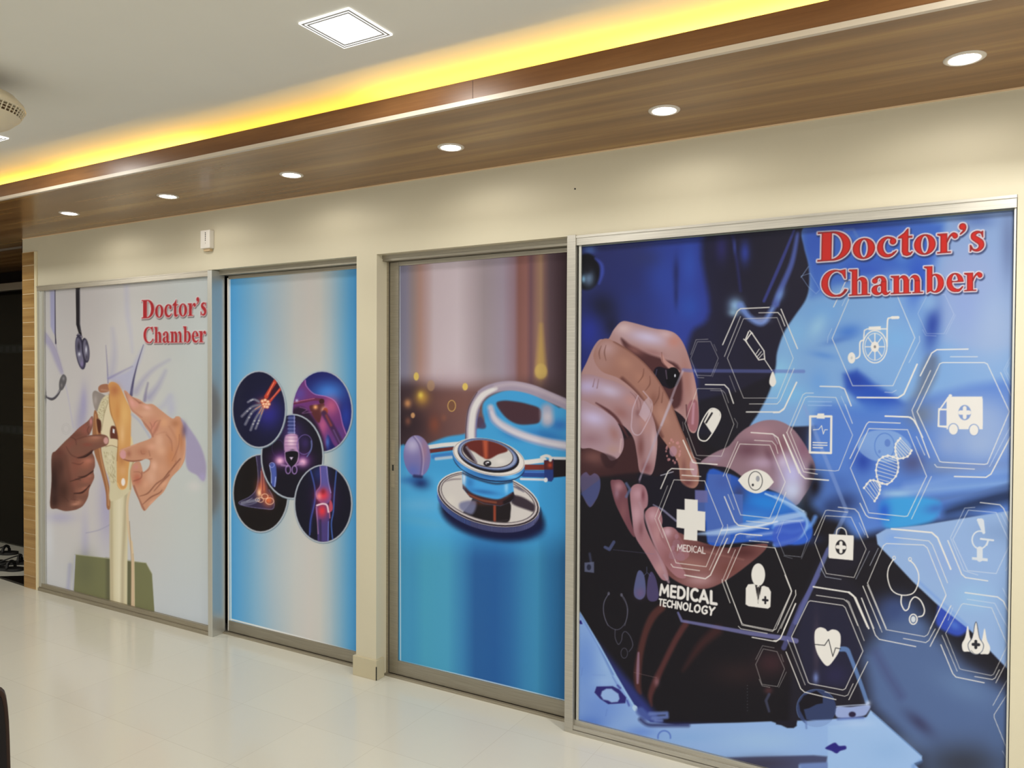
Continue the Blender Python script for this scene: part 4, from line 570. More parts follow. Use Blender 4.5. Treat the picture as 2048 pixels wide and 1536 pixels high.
    # phone body
    A.fill([(900, 505), (1030, 500), (1130, 540), (1180, 600), (1400, 640), (1540, 760), (1620, 860), (1600, 960), (1500, 990), (1320, 960), (1050, 980), (905, 970)], (44, 92, 192), 3, .95, True); A.blob(1300, 700, 220, 80, (40, 130, 214), .9, 10); A.blob(1200, 800, 200, 60, (64, 140, 214), .7); A.blob(1450, 950, 180, 40, (60, 100, 210), .9); A.blob(1480, 620, 90, 90, (196, 210, 236), .8); A.blob(1120, 640, 60, 80, (60, 60, 100), .8)
    A.fill([(908, 505), (1062, 510), (1062, 640), (1146, 645), (1146, 900), (1060, 900), (1055, 985), (905, 970), (900, 830), (820, 760), (820, 616), (905, 618)], (76, 104, 176), 1.4, .85); A.blob(1010, 560, 70, 60, (66, 88, 160), .6); A.fill([(820, 616), (905, 618), (905, 700), (820, 700)], (120, 106, 150), 2, .6)
    A.line([(840, 915), (1000, 900), (1200, 860), (1400, 810), (1560, 780)], [10, 44, 56, 46, 40], (160, 190, 226), .85, 3, True); A.line([(1000, 890), (1200, 870), (1380, 830)], 12, (226, 236, 244), .7, 1.5, True); A.line([(1300, 640), (1450, 700), (1560, 760)], 12, (190, 216, 240), .8, 1.5, True); A.line([(1360, 870), (1480, 900), (1600, 860), (1640, 800)], 30, (100, 150, 226), .8, 3, True); A.line([(1180, 930), (1400, 900)], 20, (200, 215, 240), .5, 3)
    d(); A.line([(0, 660), (120, 730), (205, 800), (215, 860), (160, 940), (0, 990)], [20, 26, 26, 24, 20, 30], (140, 182, 228), .8, 2.5, True); A.fill([(0, 860), (140, 820), (210, 850), (150, 960), (0, 1000)], (60, 90, 190), 3, .8, True); A.line([(0, 850), (100, 830), (190, 820)], 20, (180, 206, 236), .8, 3, True); c()
    A.line([(535, 715), (600, 750), (690, 825)], [8, 14, 14], (126, 124, 150), .9, 1.2); A.line([(585, 515), (670, 490)], 7, (190, 190, 200), .8, .8); A.line([(440, 560), (450, 520)], 12, (100, 90, 110), .6, 1)
    # palm below and curled fingers
    palm = [(480, 760), (600, 870), (700, 900), (860, 970), (1050, 1010), (1290, 980), (1300, 1020), (1200, 1110), (1080, 1200), (980, 1260), (880, 1290), (760, 1270), (640, 1200), (600, 1120), (540, 1000)]
    A.fill(palm, (118, 76, 74), 1.4, 1, True); A.clipto(palm, 1.4, True); A.blob(800, 1120, 160, 60, (150, 106, 100), .9, 12); A.blob(850, 1230, 120, 50, (172, 134, 136), .9); A.blob(1150, 1040, 120, 50, (80, 44, 44), .9); A.blob(1060, 1150, 90, 50, (110, 66, 60), .8); A.blob(1000, 1000, 200, 26, (70, 36, 38), .8); A.blob(700, 1000, 70, 60, (140, 96, 96), .8); A.line([(780, 1010), (1000, 1060), (1150, 1090)], 10, (150, 108, 100), .5, 2, True); A.clipto()
    def finger(P, col, hi, hx):
        A.fill(P, col, 1, 1, True); A.clipto(P, 1, True)
        for q in hx: A.blob(*q)
        A.clipto()
    finger([(242, 560), (275, 545), (320, 550), (355, 610), (362, 700), (380, 820), (410, 930), (380, 910), (320, 800), (270, 690)], (112, 70, 78), 0, [(300, 590, 40, 40, (176, 132, 140), .8), (330, 760, 30, 80, (130, 86, 90), .8), (285, 640, 20, 40, (170, 140, 160), .5)])
    finger([(375, 640), (390, 590), (430, 572), (475, 590), (497, 650), (495, 720), (470, 760), (480, 860), (540, 1000), (610, 1120), (640, 1220), (600, 1230), (560, 1180), (490, 1060), (410, 930), (390, 800)], (156, 114, 122), 0, [(430, 640, 50, 50, (186, 146, 156), .9), (465, 650, 16, 50, (110, 60, 70), .8), (420, 780, 50, 90, (196, 160, 168), .7), (500, 980, 50, 90, (160, 116, 118), .8), (580, 1150, 50, 60, (180, 140, 142), .8), (450, 880, 20, 60, (110, 66, 70), .6)])
    finger([(478, 790), (500, 740), (545, 727), (580, 750), (597, 820), (590, 880), (610, 940), (680, 1060), (760, 1200), (700, 1210), (620, 1130), (560, 1020), (510, 910)], (158, 112, 118), 0, [(530, 790, 40, 50, (190, 152, 160), .9), (560, 920, 40, 80, (178, 136, 138), .8), (640, 1080, 60, 80, (136, 90, 92), .8)])
    finger([(580, 930), (590, 880), (640, 865), (690, 885), (730, 960), (780, 1060), (700, 1100), (620, 1000)], (150, 104, 108), 0, [(630, 900, 36, 40, (200, 166, 176), .9), (700, 980, 50, 60, (120, 76, 76), .8)])
    # translucent reflections
    A.line([(665, 0), (560, 240), (440, 545)], [14, 16, 12], (170, 160, 176), .55, 1.2)
    a(); A.line([(740, 1160), (790, 1165), (1560, 1170)], 24, (96, 108, 176), .55, 1.5); A.line([(735, 1170), (690, 1270), (590, 1536)], 16, (200, 190, 204), .5, 1.2)
    c(); A.line([(440, 700), (600, 1140), (640, 1240)], 16, (170, 140, 150), .5, 1.4)
    e(); A.line([(820, 300), (850, 365), (1100, 410), (1400, 465), (1680, 505), (1760, 525)], [16, 22, 28, 34, 40, 40], (120, 122, 176), .75, 1.2); A.line([(710, 0), (745, 60)], 16, (170, 150, 160), .6, 1.2)
    d(); A.line([(200, 40), (330, 360), (490, 760), (430, 880), (330, 1100), (140, 1520)], [24, 26, 26, 30, 30, 30], (130, 156, 206), .5, 1.5); A.line([(360, 1020), (140, 1520)], 26, (88, 92, 150), .6, 1.2); f(); A.line([(345, 0), (205, 250), (70, 580)], [30, 36, 40], (88, 92, 146), .7, 1.3)
    c(); A.fill([(35, 580), (40, 520), (75, 492), (102, 515), (135, 500), (168, 530), (172, 600), (150, 670), (102, 732), (55, 660)], (104, 96, 134), 1, .75, True); A.fill([(35, 640), (172, 540), (172, 600), (150, 670), (102, 732), (55, 660)], (62, 78, 132), 1.2, .6)
    A.fill([(425, 1180), (450, 1165), (475, 1210), (482, 1320), (450, 1362), (410, 1345), (402, 1290)], (100, 108, 156), 1, .8, True); A.fill([(512, 1180), (530, 1178), (555, 1230), (572, 1330), (555, 1370), (510, 1372), (490, 1330), (495, 1240)], (84, 76, 120), 1, .8, True); A.blob(445, 1320, 40, 40, (110, 84, 120), .6); A.line([(490, 1140), (490, 1180), (470, 1200)], 5, (100, 110, 150), .5); A.line([(495, 1180), (515, 1200)], 5, (100, 110, 150), .5)
    A.line([(205, 1005), (235, 1020), (265, 970)], [20, 22, 22], (86, 96, 140), .7, 1); A.line([(260, 1022), (540, 1052)], 4, (110, 110, 140), .4); A.line([(100, 1050), (110, 1110)], 14, (90, 100, 140), .5, 2); A.fill([(65, 1110), (130, 1105), (130, 1180), (65, 1172)], (110, 118, 150), 1, .7); A.ell(95, 1142, 15, 20, (40, 42, 60), 1); A.line([(350, 570), (375, 610), (350, 660)], 18, (96, 110, 150), .7, 1.5)
    # faint stethoscope outline left
    st = (96, 96, 112)
    A.line([(228, 1325), (198, 1380), (196, 1460), (225, 1540)], 5, st, .7, .7, True); A.line([(318, 1335), (352, 1400), (356, 1470), (340, 1540)], 5, st, .7, .7, True); e(); A.line([(268, 150), (232, 220), (230, 310), (265, 400), (340, 435), (400, 380), (420, 280), (400, 200), (370, 155)], 6, st, .75, .7, True); A.ell(268, 148, 10, 14, st, .8, .8); A.ell(370, 158, 10, 14, st, .8, .8)
    A.line([(320, 435), (320, 500), (345, 552), (370, 520), (378, 470), (402, 450), (440, 490), (460, 560), (430, 610)], 6, st, .75, .7, True); A.arc(392, 622, 26, 40, 5, st, .75)
    # ---------------- hexagons and icons
    def H_(P, w=4, al=.85, col=W): A.line(P, w, col, al, .55)
    a()
    hexes_a = [([(1040, 1080), (1150, 810), (1380, 803), (1490, 1080), (1380, 1352), (1150, 1352)], 4, .8, True), ([(1008, 988), (1108, 760), (1130, 742), (1325, 733)], 8, .9, False), ([(1020, 1068), (1130, 795)], 5, .8, False), ([(1255, 770), (1385, 768), (1405, 790), (1432, 860)], 6, .85, False), ([(1408, 745), (1518, 1015)], 6, .85, False), ([(1055, 1200), (1097, 1310)], 4, .5, False), ([(1190, 1392), (1380, 1392), (1400, 1370), (1495, 1150)], 5, .8, False), ([(1170, 1447), (1395, 1447), (1430, 1420), (1512, 1245)], 9, .9, False),
        ([(790, 1082), (835, 968), (925, 966), (978, 1080), (930, 1200), (832, 1196)], 4, .5, True), ([(790, 1055), (826, 954), (908, 950)], 4, .5, False), ([(948, 985), (968, 1030)], 4, .4, False), ([(978, 1110), (938, 1206)], 4, .4, False), ([(815, 1160), (838, 1212), (880, 1214)], 4, .5, False),
        ([(890, 1260), (1020, 1262), (1048, 1290), (1082, 1388)], 8, .95, False), ([(925, 1300), (1010, 1302), (1025, 1320), (1048, 1385)], 4, .6, False)]
    for P, w, al, cl in hexes_a:
        A.line(P, w, W, al, .55, closed=cl)
    A.line([(1185, 900), (1165, 950)], 9, W); A.line([(1192, 892), (1212, 912)], 8, W); A.line([(1152, 950), (1172, 968)], 8, W); A.line([(1205, 905), (1290, 1030), (1295, 1085), (1255, 1092), (1165, 962), (1205, 905)], 8, W); A.line([(1235, 1052), (1258, 1018)], 5, W); A.line([(1245, 1068), (1272, 1035)], 5, W); A.line([(1255, 1080), (1282, 1050)], 5, W); A.line([(1295, 1090), (1345, 1165)], 6, W); A.fill([(1350, 1170), (1368, 1215), (1372, 1250), (1350, 1275), (1328, 1255), (1330, 1215)], W, .8, 1, True)
    c()
    for P, w, al, cl in [([(750, 160), (835, -78), (995, -76), (1085, 165), (1000, 384), (830, 378)], 4, .7, True), ([(738, 275), (805, 425), (825, 430), (970, 440)], 8, .95, False), ([(765, 260), (812, 392), (858, 408)], 4, .6, False), ([(1088, 125), (1110, 160), (1105, 190)], 4, .5, False), ([(735, 150), (740, 210)], 4, .4, False),
        ([(570, 810), (675, 545), (885, 552), (1010, 860), (895, 1138), (690, 1112)], 5, .85, True), ([(548, 800), (632, 585)], 4, .7, False), ([(585, 605), (635, 488), (660, 468), (810, 474)], 8, .9, False), ([(730, 513), (858, 522)], 7, .85, False), ([(545, 808), (600, 940)], 4, .6, False), ([(655, 1120), (670, 1140), (850, 1165)], 6, .8, False), ([(748, 1195), (890, 1220), (925, 1195), (1040, 945)], 8, .9, False), ([(1040, 850), (1042, 885), (918, 1160)], 5, .7, False),
        ([(1032, 510), (1125, 300), (1330, 308), (1435, 560), (1330, 806), (1130, 784)], 5, .85, True), ([(1012, 520), (1112, 285)], 5, .75, False), ([(1225, 275), (1345, 282), (1370, 310), (1385, 365)], 5, .8, False), ([(1202, 222), (1350, 232), (1385, 258), (1470, 495)], 8, .9, False), ([(1422, 238), (1530, 500)], 7, .9, False), ([(1020, 660), (1090, 830), (1115, 855), (1322, 880)], 8, .9, False), ([(1045, 645), (1085, 748)], 5, .7, False), ([(1170, 826), (1345, 842), (1375, 800), (1440, 630)], 5, .8, False),
        ([(1030, 1235), (1140, 985), (1365, 1010), (1480, 1305), (1350, 1580), (1140, 1536)], 5, .85, True), ([(1045, 1042), (1100, 920), (1125, 912), (1275, 925)], 8, .9, False), ([(1190, 960), (1320, 972)], 6, .85, False), ([(1006, 1235), (1095, 1022)], 5, .7, False), ([(1003, 1240), (1058, 1385)], 5, .6, False)]:
        A.line(P, w, W, al, .55, closed=cl)
    for r_, al in ((20, .35),): pass
    # capsule
    A.line([(950, 100), (880, 240)], 0.1, W, 0); cap = [(915, 70), (950, 58), (985, 80), (992, 120), (960, 190), (910, 265), (880, 280), (848, 265), (840, 220), (870, 140)]
    A.line(cap, 9, W, 1, .6, True, True); A.fill([(915, 70), (950, 58), (985, 80), (992, 120), (960, 190), (935, 230), (880, 150), (905, 100)], W, .8); A.line([(935, 90), (895, 155)], 12, (34, 30, 36), 1, .8); 
    # ghost capsule, virus
    gc = (206, 190, 204); A.line([(430, -30), (395, 60), (388, 130), (385, 190), (405, 232), (440, 236), (470, 195), (520, 90), (526, 20), (500, -20), (465, -60)], 8, gc, .55, .8, True); A.fill([(470, 10), (500, -20), (526, 30), (510, 100), (480, 150), (435, 100)], gc, 1, .5)
    A.ell(670, 350, 26, 36, (176, 136, 150), 1.2, .8)
    for k in range(12):
        t = k * math.pi / 6; A.ell(670 + 48 * math.cos(t), 350 + 64 * math.sin(t), 5.5, 8, (196, 140, 136), .8, .8)
        if k % 2 == 0: A.ell(670 + 46 * math.cos(t + .26), 350 + 80 * math.sin(t + .26), 8, 11, (200, 140, 140), .8, .7)
    # eye
    A.fill(smooth([(1112, 548), (1160, 500), (1235, 473), (1310, 500), (1358, 560)], False, 5) + smooth([(1358, 560), (1310, 610), (1240, 638), (1165, 610), (1112, 548)], False, 5), W, .8); A.arc(1232, 552, 47, 64, 5, (70, 70, 74), 1); A.ell(1248, 537, 13, 20, (150, 152, 158), .8); A.ell(1214, 580, 7, 9, (40, 40, 44), .8)
    # cross + MEDICAL
    A.fill([(748, 674), (838, 682), (838, 757), (890, 763), (888, 896), (836, 890), (834, 963), (743, 952), (746, 878), (693, 870), (694, 744), (748, 750)], W, .8)
    for x, y in ((693, 970), (668, 1050), (722, 1060)): A.ell(x, y - 38, 13, 18, (160, 120, 134), .9, .7); A.fill([(x - 24, y + 30), (x - 22, y - 8), (x, y - 18), (x + 22, y - 6), (x + 24, y + 34)], (150, 112, 124), .9, .6, True); 
    v = A.v
    put_text(A, v([(696, 1030), (892, 1052), (892, 1003), (697, 982)]), 'MEDICAL', sans(4.6), [(0, 0, 0, (225, 222, 216), 3, 1)], 1)
    put_text(A, v([(1085, 950), (1275, 968), (1275, 934), (1085, 918)]), 'MEDICAL', sans(4.2), [(0, 0, 0, (90, 104, 150), 4, .6)], 10)
    put_text(A, v([(572, 1338), (972, 1405), (972, 1302), (578, 1250)]), 'MEDICAL', sans(7.2), [(0, 0, 0, (226, 224, 216), 2, 1)], 0)
    put_text(A, v([(568, 1405), (950, 1478), (962, 1412), (572, 1352)]), 'TECHNOLOGY', sans(7.2), [(0, 0, 0, (226, 224, 216), 2.4, 1)], -1)
    # doctor icon
    A.ell(1251, 1193, 47, 78, W, .8); A.fill([(1164, 1395), (1166, 1285), (1182, 1258), (1222, 1255), (1250, 1278), (1290, 1268), (1322, 1280), (1338, 1310), (1334, 1412), (1318, 1425), (1185, 1408)], W, .8); A.fill([(1230, 1262), (1250, 1390), (1274, 1270)], (34, 30, 32), .8); A.fill([(1240, 1270), (1262, 1272), (1254, 1290), (1262, 1350), (1250, 1385), (1242, 1350), (1248, 1290)], W, .6); A.fill([(1246, 1275), (1258, 1276), (1256, 1352), (1250, 1370), (1246, 1350)], (40, 36, 38), .6, .9); A.ell(1251, 1266, 6, 8, W, .6)
    A.line([(1299, 1345), (1299, 1388)], 13, (36, 34, 40)); A.line([(1284, 1365), (1314, 1368)], 15, (36, 34, 40))
    e()
    for P, w, al, cl in [([(1195, 40), (1330, 385), (1345, 395), (1580, 440), (1600, 430), (1722, 130), (1670, 0)], 6, .85, False), ([(1300, 408), (1320, 428), (1530, 465)], 6, .85, False), ([(1168, 35), (1235, 222)], 5, .7, False), ([(1410, 496), (1600, 530), (1635, 505), (1755, 228)], 9, .9, False), ([(1612, 458), (1758, 160), (1756, 120)], 6, .75, False),
        ([(1438, 712), (1498, 588), (1608, 610), (1668, 748), (1612, 888), (1488, 870)], 5, .5, True), ([(1438, 672), (1492, 563), (1585, 580)], 5, .45, False), ([(1640, 632), (1660, 690)], 5, .4, False), ([(1682, 772), (1622, 895)], 5, .4, False), ([(1466, 830), (1490, 882), (1550, 894)], 5, .5, False)]:
        A.line(P, w, W, al, .55, closed=cl)
    b(); WB = (206, 214, 222)
    for P, w, al, cl in [([(390, 945), (515, 650), (835, 655), (955, 940), (805, 1268), (530, 1268)], 6, .7, True), ([(400, 730), (480, 560), (495, 548), (560, 540)], 7, .8, False), ([(458, 722), (490, 650)], 5, .5, False), ([(358, 975), (362, 935), (388, 878)], 4, .5, False), ([(985, 930), (988, 965), (915, 1110)], 5, .6, False), ([(750, 1312), (800, 1315), (828, 1298)], 5, .6, False), ([(562, 1348), (840, 1350), (880, 1325), (970, 1122)], 11, .95, False),
        ([(975, 775), (1045, 640), (1160, 645), (1222, 780), (1155, 912), (1035, 912)], 4, .4, True), ([(1008, 885), (1030, 925), (1100, 928)], 4, .4, False), ([(1232, 785), (1168, 915)], 4, .3, False),
        ([(970, 1445), (1125, 1118), (1145, 1110), (1430, 1110), (1450, 1120), (1600, 1445), (1450, 1800), (1430, 1805), (1145, 1790), (1125, 1785)], 7, .8, True), ([(992, 1200), (1070, 1045), (1105, 1022), (1318, 1018)], 9, .9, False), ([(1198, 1070), (1382, 1070)], 6, .7, False), ([(1062, 1165), (935, 1435), (945, 1470), (1055, 1760)], 7, .75, False), ([(1540, 1178), (1612, 1335)], 6, .7, False), ([(1612, 1060), (1562, 1160), (1608, 1260)], 4, .4, False), ([(1600, 1110), (1575, 1160), (1612, 1230)], 4, .4, False),
        ([(308, 1272), (440, 1275), (475, 1290), (520, 1405)], 9, .85, False), ([(105, 1585), (205, 1350), (225, 1342), (415, 1348), (530, 1605), (435, 1845), (410, 1850), (205, 1835)], 5, .75, True), ([(80, 1590), (190, 1330), (210, 1318), (262, 1318)], 5, .7, False), ([(452, 1340), (530, 1525)], 4, .6, False),
        ([(752, 1475), (910, 1480), (945, 1500), (980, 1560)], 9, .9, False), ([(-10, 770), (20, 768), (40, 790), (68, 860)], 5, .7, False), ([(40, 745), (155, 1015)], 6, .8, False), ([(148, 1245), (60, 1430), (30, 1450), (-10, 1452)], 9, .85, False)]:
        A.line(P, w, W if al > .6 else WB, al, .55, closed=cl)
    A.line([(305, 610), (240, 500), (178, 520), (225, 590), (280, 640), (320, 600)], 5, (150, 180, 220), .5); A.line([(178, 528), (228, 455)], 7, (150, 180, 220), .5); A.line([(475, 205), (535, 200), (560, 250)], 20, (100, 130, 190), .5, 1.5)
    # wheelchair
    A.arc(682, 1002, 82, 110, 8, W, 1); A.arc(682, 1002, 68, 92, 5, W, .9)
    for k in range(8):
        t = k * math.pi / 4; A.line([(682, 1002), (682 + 66 * math.cos(t), 1002 + 90 * math.sin(t))], 7, W)
    A.ell(682, 1002, 28, 36, W, .8); A.ell(682, 1002, 8, 10, (130, 130, 130), .8); A.line([(765, 1000), (768, 830), (785, 805), (835, 802)], 10, W, 1, .6, True); A.line([(800, 803), (840, 802)], 20, W); A.line([(605, 955), (610, 890), (630, 880), (760, 880)], 8, W); A.fill([(640, 865), (722, 862), (722, 888), (640, 888)], W, .8); A.line([(600, 958), (580, 975), (578, 1060), (555, 1082)], 10, W, 1, .6, True); A.ell(523, 1078, 26, 38, W, .8); A.ell(523, 1078, 7, 10, (190, 195, 190), .8)
    # ambulance
    A.fill([(1172, 1360), (1185, 1342), (1415, 1342), (1418, 1540), (1172, 1540)], W, .9); A.ell(1197, 1336, 12, 10, W, .8); A.line([(1185, 1345), (1118, 1440), (1118, 1545), (1172, 1545)], 10, W); A.line([(1120, 1430), (1175, 1430)], 9, W); A.ell(1295, 1452, 43, 52, (128, 152, 196), .9); A.line([(1295, 1420), (1295, 1484)], 26, W); A.line([(1266, 1452), (1324, 1452)], 30, W)
    d(); A.fill([(1172, -10), (1418, -10), (1418, 200), (1172, 200)], W, .9); A.line([(1120, 60), (1115, 178), (1175, 185)], 11, W); A.line([(1125, 65), (1172, 65)], 10, W); A.fill([(1130, 75), (1168, 75), (1168, 170), (1130, 165)], (120, 144, 196), .8); A.ell(1295, 86, 43, 52, (128, 152, 196), .9); A.line([(1295, 54), (1295, 118)], 26, W); A.line([(1266, 86), (1324, 86)], 30, W)
    for x, y in ((1218, 200), (1358, 205)): A.ell(x, y, 37, 42, (132, 156, 196), .9); A.ell(x, y, 30, 36, W, .8); 
    # clipboard
    A.line([(240, 112), (385, 112), (382, 362), (238, 358)], 15, W, 1, .6, closed=True); A.fill([(285, 112), (292, 92), (335, 92), (340, 128), (285, 126)], W, .8); A.line([(262, 203), (300, 200), (318, 175), (330, 232), (340, 203), (358, 203)], 5, W)
    for y, x1 in ((290, 355), (307, 355), (325, 325)): A.line([(260, y), (x1, y + (x1 - 260) * .03)], 7, W)
    A.line([(228, 10), (385, 12)], 8, (160, 190, 225), .5); A.line([(228, 36), (385, 38)], 8, (160, 190, 225), .5)
    # ghost eye
    A.fill([(565, 320), (620, 230), (720, 205), (840, 225), (930, 320), (870, 400), (760, 425), (640, 400)], (146, 180, 218), 1.4, .6, True); A.arc(748, 315, 68, 88, 8, (86, 126, 196), .8); A.ell(768, 293, 20, 26, (86, 120, 190), .9, .8); A.ell(713, 352, 9, 12, (96, 130, 196), .9, .8)
    # DNA
    s1 = [(855, 262), (825, 300), (822, 350), (835, 400), (842, 460), (825, 520), (765, 575), (700, 555), (650, 550), (608, 600)]; s2_ = [(932, 345), (905, 385), (840, 400), (770, 380), (710, 410), (690, 480), (705, 560), (718, 590), (710, 640), (680, 690)]
    q1, q2 = smooth(s1, False, 6), smooth(s2_, False, 6)
    for i in range(0, len(q1), 2): A.line([q1[i], q2[i]], 4.5, W, .85)
    A.line(q1, 8, W); A.line(q2, 8, W)
    for i in range(0, len(q1), 3): A.ell(*q1[i], 8, 9, W, .7); A.ell(*q2[i], 8, 9, W, .7)
    for P, w, al, cl in [([(515, 465), (640, 195), (905, 203), (1035, 520), (905, 792), (885, 795), (640, 770)], 6, .8, True), ([(512, 400), (625, 165), (640, 150), (855, 158)], 7, .85, False), ([(752, 110), (925, 118), (955, 145), (1008, 255)], 9, .9, False), ([(965, 250), (1022, 375)], 6, .7, False), ([(1000, 245), (1052, 390)], 6, .7, False), ([(580, 705), (620, 785), (640, 802), (778, 820)], 7, .85, False), ([(1068, 522), (932, 812)], 6, .7, False),
        ([(1090, 440), (1105, 458), (1362, 472)], 6, .8, False), ([(1225, 522), (1440, 528), (1475, 505), (1608, 250)], 9, .9, False), ([(1608, 180), (1465, 455)], 5, .6, False),
        ([(58, 238), (178, 510), (205, 535), (365, 548)], 9, .95, False), ([(80, 220), (195, 490), (290, 506)], 6, .8, False), ([(480, 30), (528, 160)], 5, .7, False), ([(470, 0), (520, 130)], 4, .0, False),
        ([(272, 975), (345, 790), (520, 800), (622, 1018), (540, 1212), (350, 1185)], 5, .75, True), ([(268, 922), (345, 755), (360, 752), (495, 766)], 6, .7, False), ([(432, 732), (545, 745), (570, 770), (635, 938)], 7, .75, False), ([(575, 838), (615, 920)], 5, .6, False), ([(645, 1032), (552, 1222)], 5, .5, False), ([(315, 1150), (345, 1208), (452, 1225)], 5, .6, False),
        ([(15, 940), (60, 822), (170, 828), (222, 950), (180, 1072), (65, 1060)], 4, .5, True), ([(235, 962), (180, 1085)], 4, .35, False), ([(10, 910), (50, 820)], 4, .3, False), ([(60, 1065), (118, 1082)], 4, .4, False),
        ([(632, 1250), (740, 995), (760, 980), (1015, 990), (1040, 1010), (1168, 1330), (1060, 1560)], 6, .8, False), ([(795, 880), (1070, 905), (1110, 940), (1200, 1155)], 11, .95, False), ([(815, 938), (1050, 962), (1075, 990), (1178, 1248)], 6, .75, False), ([(705, 1012), (648, 1130)], 5, .6, False), ([(632, 1250), (760, 1560)], 6, .8, False), ([(600, 1270), (720, 1560)], 6, .75, False), ([(590, 1352), (675, 1560)], 7, .8, False),
        ([(1215, 950), (1320, 752), (1510, 768), (1605, 980), (1510, 1185), (1315, 1165)], 6, .6, True), ([(1198, 940), (1295, 738), (1365, 733)], 5, .6, False), ([(1402, 700), (1535, 715), (1560, 740), (1600, 830)], 7, .8, False), ([(1180, 960), (1275, 1190), (1300, 1212), (1452, 1235)], 8, .85, False), ([(1200, 945), (1290, 1165), (1385, 1195)], 5, .6, False), ([(1605, 1100), (1575, 1165)], 5, .5, False), ([(1545, 780), (1605, 900)], 4, .5, False),
        ([(1298, 1315), (1520, 1345), (1560, 1375), (1608, 1480)], 8, .85, False), ([(1312, 1360), (1500, 1388), (1590, 1560)], 5, .6, False), ([(1555, 1285), (1605, 1400)], 5, .5, False),
        ([(262, 1275), (500, 1312), (550, 1350), (640, 1560)], 11, .95, False), ([(282, 1333), (470, 1360), (500, 1385), (565, 1540)], 6, .8, False), ([(-10, 240), (20, 300)], 5, .5, False), ([(0, 1010), (110, 1290), (112, 1320), (20, 1536)], 5, .8, False), ([(140, 1300), (142, 1330), (40, 1560)], 5, .75, False), ([(140, 1390), (60, 1570)], 8, .85, False)]:
        A.line(P, w, W if al > .62 else WB, al, .55, closed=cl)
    # bag
    A.fill([(368, 915), (535, 925), (538, 938), (533, 1095), (370, 1080), (365, 1070)], W, .8); A.line([(418, 918), (425, 885), (452, 872), (480, 888), (490, 925)], 7, W, 1, .6, True); A.ell(450, 1005, 37, 50, (40, 38, 42), .8); A.line([(450, 974), (450, 1036)], 22, W); A.line([(427, 1003), (473, 1007)], 26, W)
    # microscope
    M = (206, 214, 218); A.line([(1390, 820), (1405, 830), (1425, 905)], [22, 44, 20], M, 1, .8); A.arc(1398, 955, 52, 60, 10, M, 1, 0, 25, 285); A.line([(1405, 948), (1490, 958)], 13, M); A.line([(1455, 960), (1445, 990)], 12, M); A.line([(1398, 1020), (1398, 1085)], 40, M); A.fill([(1345, 1072), (1452, 1082), (1452, 1102), (1345, 1090)], M, .8); A.ell(1388, 820, 10, 8, M)
    # stethoscope icon
    A.line([(808, 1088), (775, 1150), (770, 1220), (800, 1300), (865, 1332), (940, 1320), (975, 1260), (980, 1190), (955, 1130), (922, 1095)], 8, W, 1, .6, True); A.arc(813, 1078, 9, 12, 5, W); A.arc(922, 1088, 10, 13, 5, W); A.line([(864, 1335), (862, 1390), (885, 1435), (910, 1425), (925, 1375), (955, 1345), (995, 1370), (1020, 1430), (1010, 1470), (980, 1480)], 9, W, 1, .6, True); A.arc(944, 1497, 26, 34, 9, W); A.ell(944, 1497, 16, 22, (200, 208, 212), .8)
    # heart
    f(); A.fill([(314, 480), (325, 435), (360, 416), (400, 428), (420, 448), (455, 433), (500, 445), (523, 490), (515, 590), (480, 660), (416, 725), (350, 650), (320, 570)], W, .8, 1, True); A.line([(314, 552), (395, 560), (427, 512), (460, 648), (482, 580), (522, 588)], 6, (44, 44, 48), 1)
    for P, w, al, cl in [([(132, 490), (265, 215), (280, 205), (540, 242), (560, 260), (700, 605), (560, 905), (540, 915), (280, 865), (265, 855)], 7, .85, True), ([(88, 612), (205, 905), (235, 932), (485, 992)], 8, .9, False), ([(100, 518), (240, 875)], 6, .7, False), ([(398, 930), (555, 965), (580, 955), (622, 865)], 6, .8, False), ([(738, 690), (588, 992)], 7, .85, False), ([(690, 185), (800, 480), (830, 512), (1120, 570)], 8, .9, False), ([(700, 90), (852, 455)], 6, .75, False), ([(735, 80), (885, 435), (1190, 490), (1215, 475), (1362, 165)], 6, .85, False), ([(1022, 505), (1200, 538), (1225, 520), (1275, 430)], 7, .8, False), ([(1400, 245), (1235, 568)], 8, .85, False), ([(1415, 262), (1378, 360)], 5, .6, False),
        ([(1358, 465), (1485, 235), (1500, 228), (1725, 262), (1850, 560), (1740, 790), (1720, 800), (1485, 752), (1470, 745)], 6, .65, True), ([(1320, 555), (1415, 785), (1440, 812), (1665, 858)], 8, .9, False), ([(1330, 480), (1450, 765)], 6, .75, False), ([(1590, 808), (1730, 832), (1752, 820), (1785, 755)], 7, .8, False), ([(1850, 680), (1758, 858)], 7, .75, False), ([(1850, 830), (1735, 1038)], 6, .7, False), ([(1860, 930), (1745, 1110), (1745, 1135), (1860, 1420)], 6, .75, False), ([(1810, 1400), (1860, 1500)], 5, .6, False),
        ([(590, 135), (625, 165), (735, 412)], 11, .95, False), ([(568, 200), (590, 215), (710, 522)], 6, .75, False), ([(0, 200), (0, 200)], 1, 0, False), ([(165, 228), (45, 500), (20, 520), (-10, 522)], 8, .85, False)]:
        A.line(P, w, W if al > .62 else WB, al, .55, closed=cl)
    for x, y, r in ((1534, 545, 1), (1668, 565, 1), (1600, 545, 1.3)):
        P = [(x, y - 130 * (r if r > 1 else 1.08)), (x + 18 * r, y - 50), (x + 44 * r, y + 10), (x + 34 * r, y + 62), (x, y + 72 * (1.2 if r > 1 else .9)), (x - 36 * r, y + 60), (x - 46 * r, y + 5), (x - 20 * r, y - 50)]
        if r > 1: A.fill(P, (60, 70, 90), .8, 1, True, grow=1.2)
        A.fill(P, W, .8, 1, True)
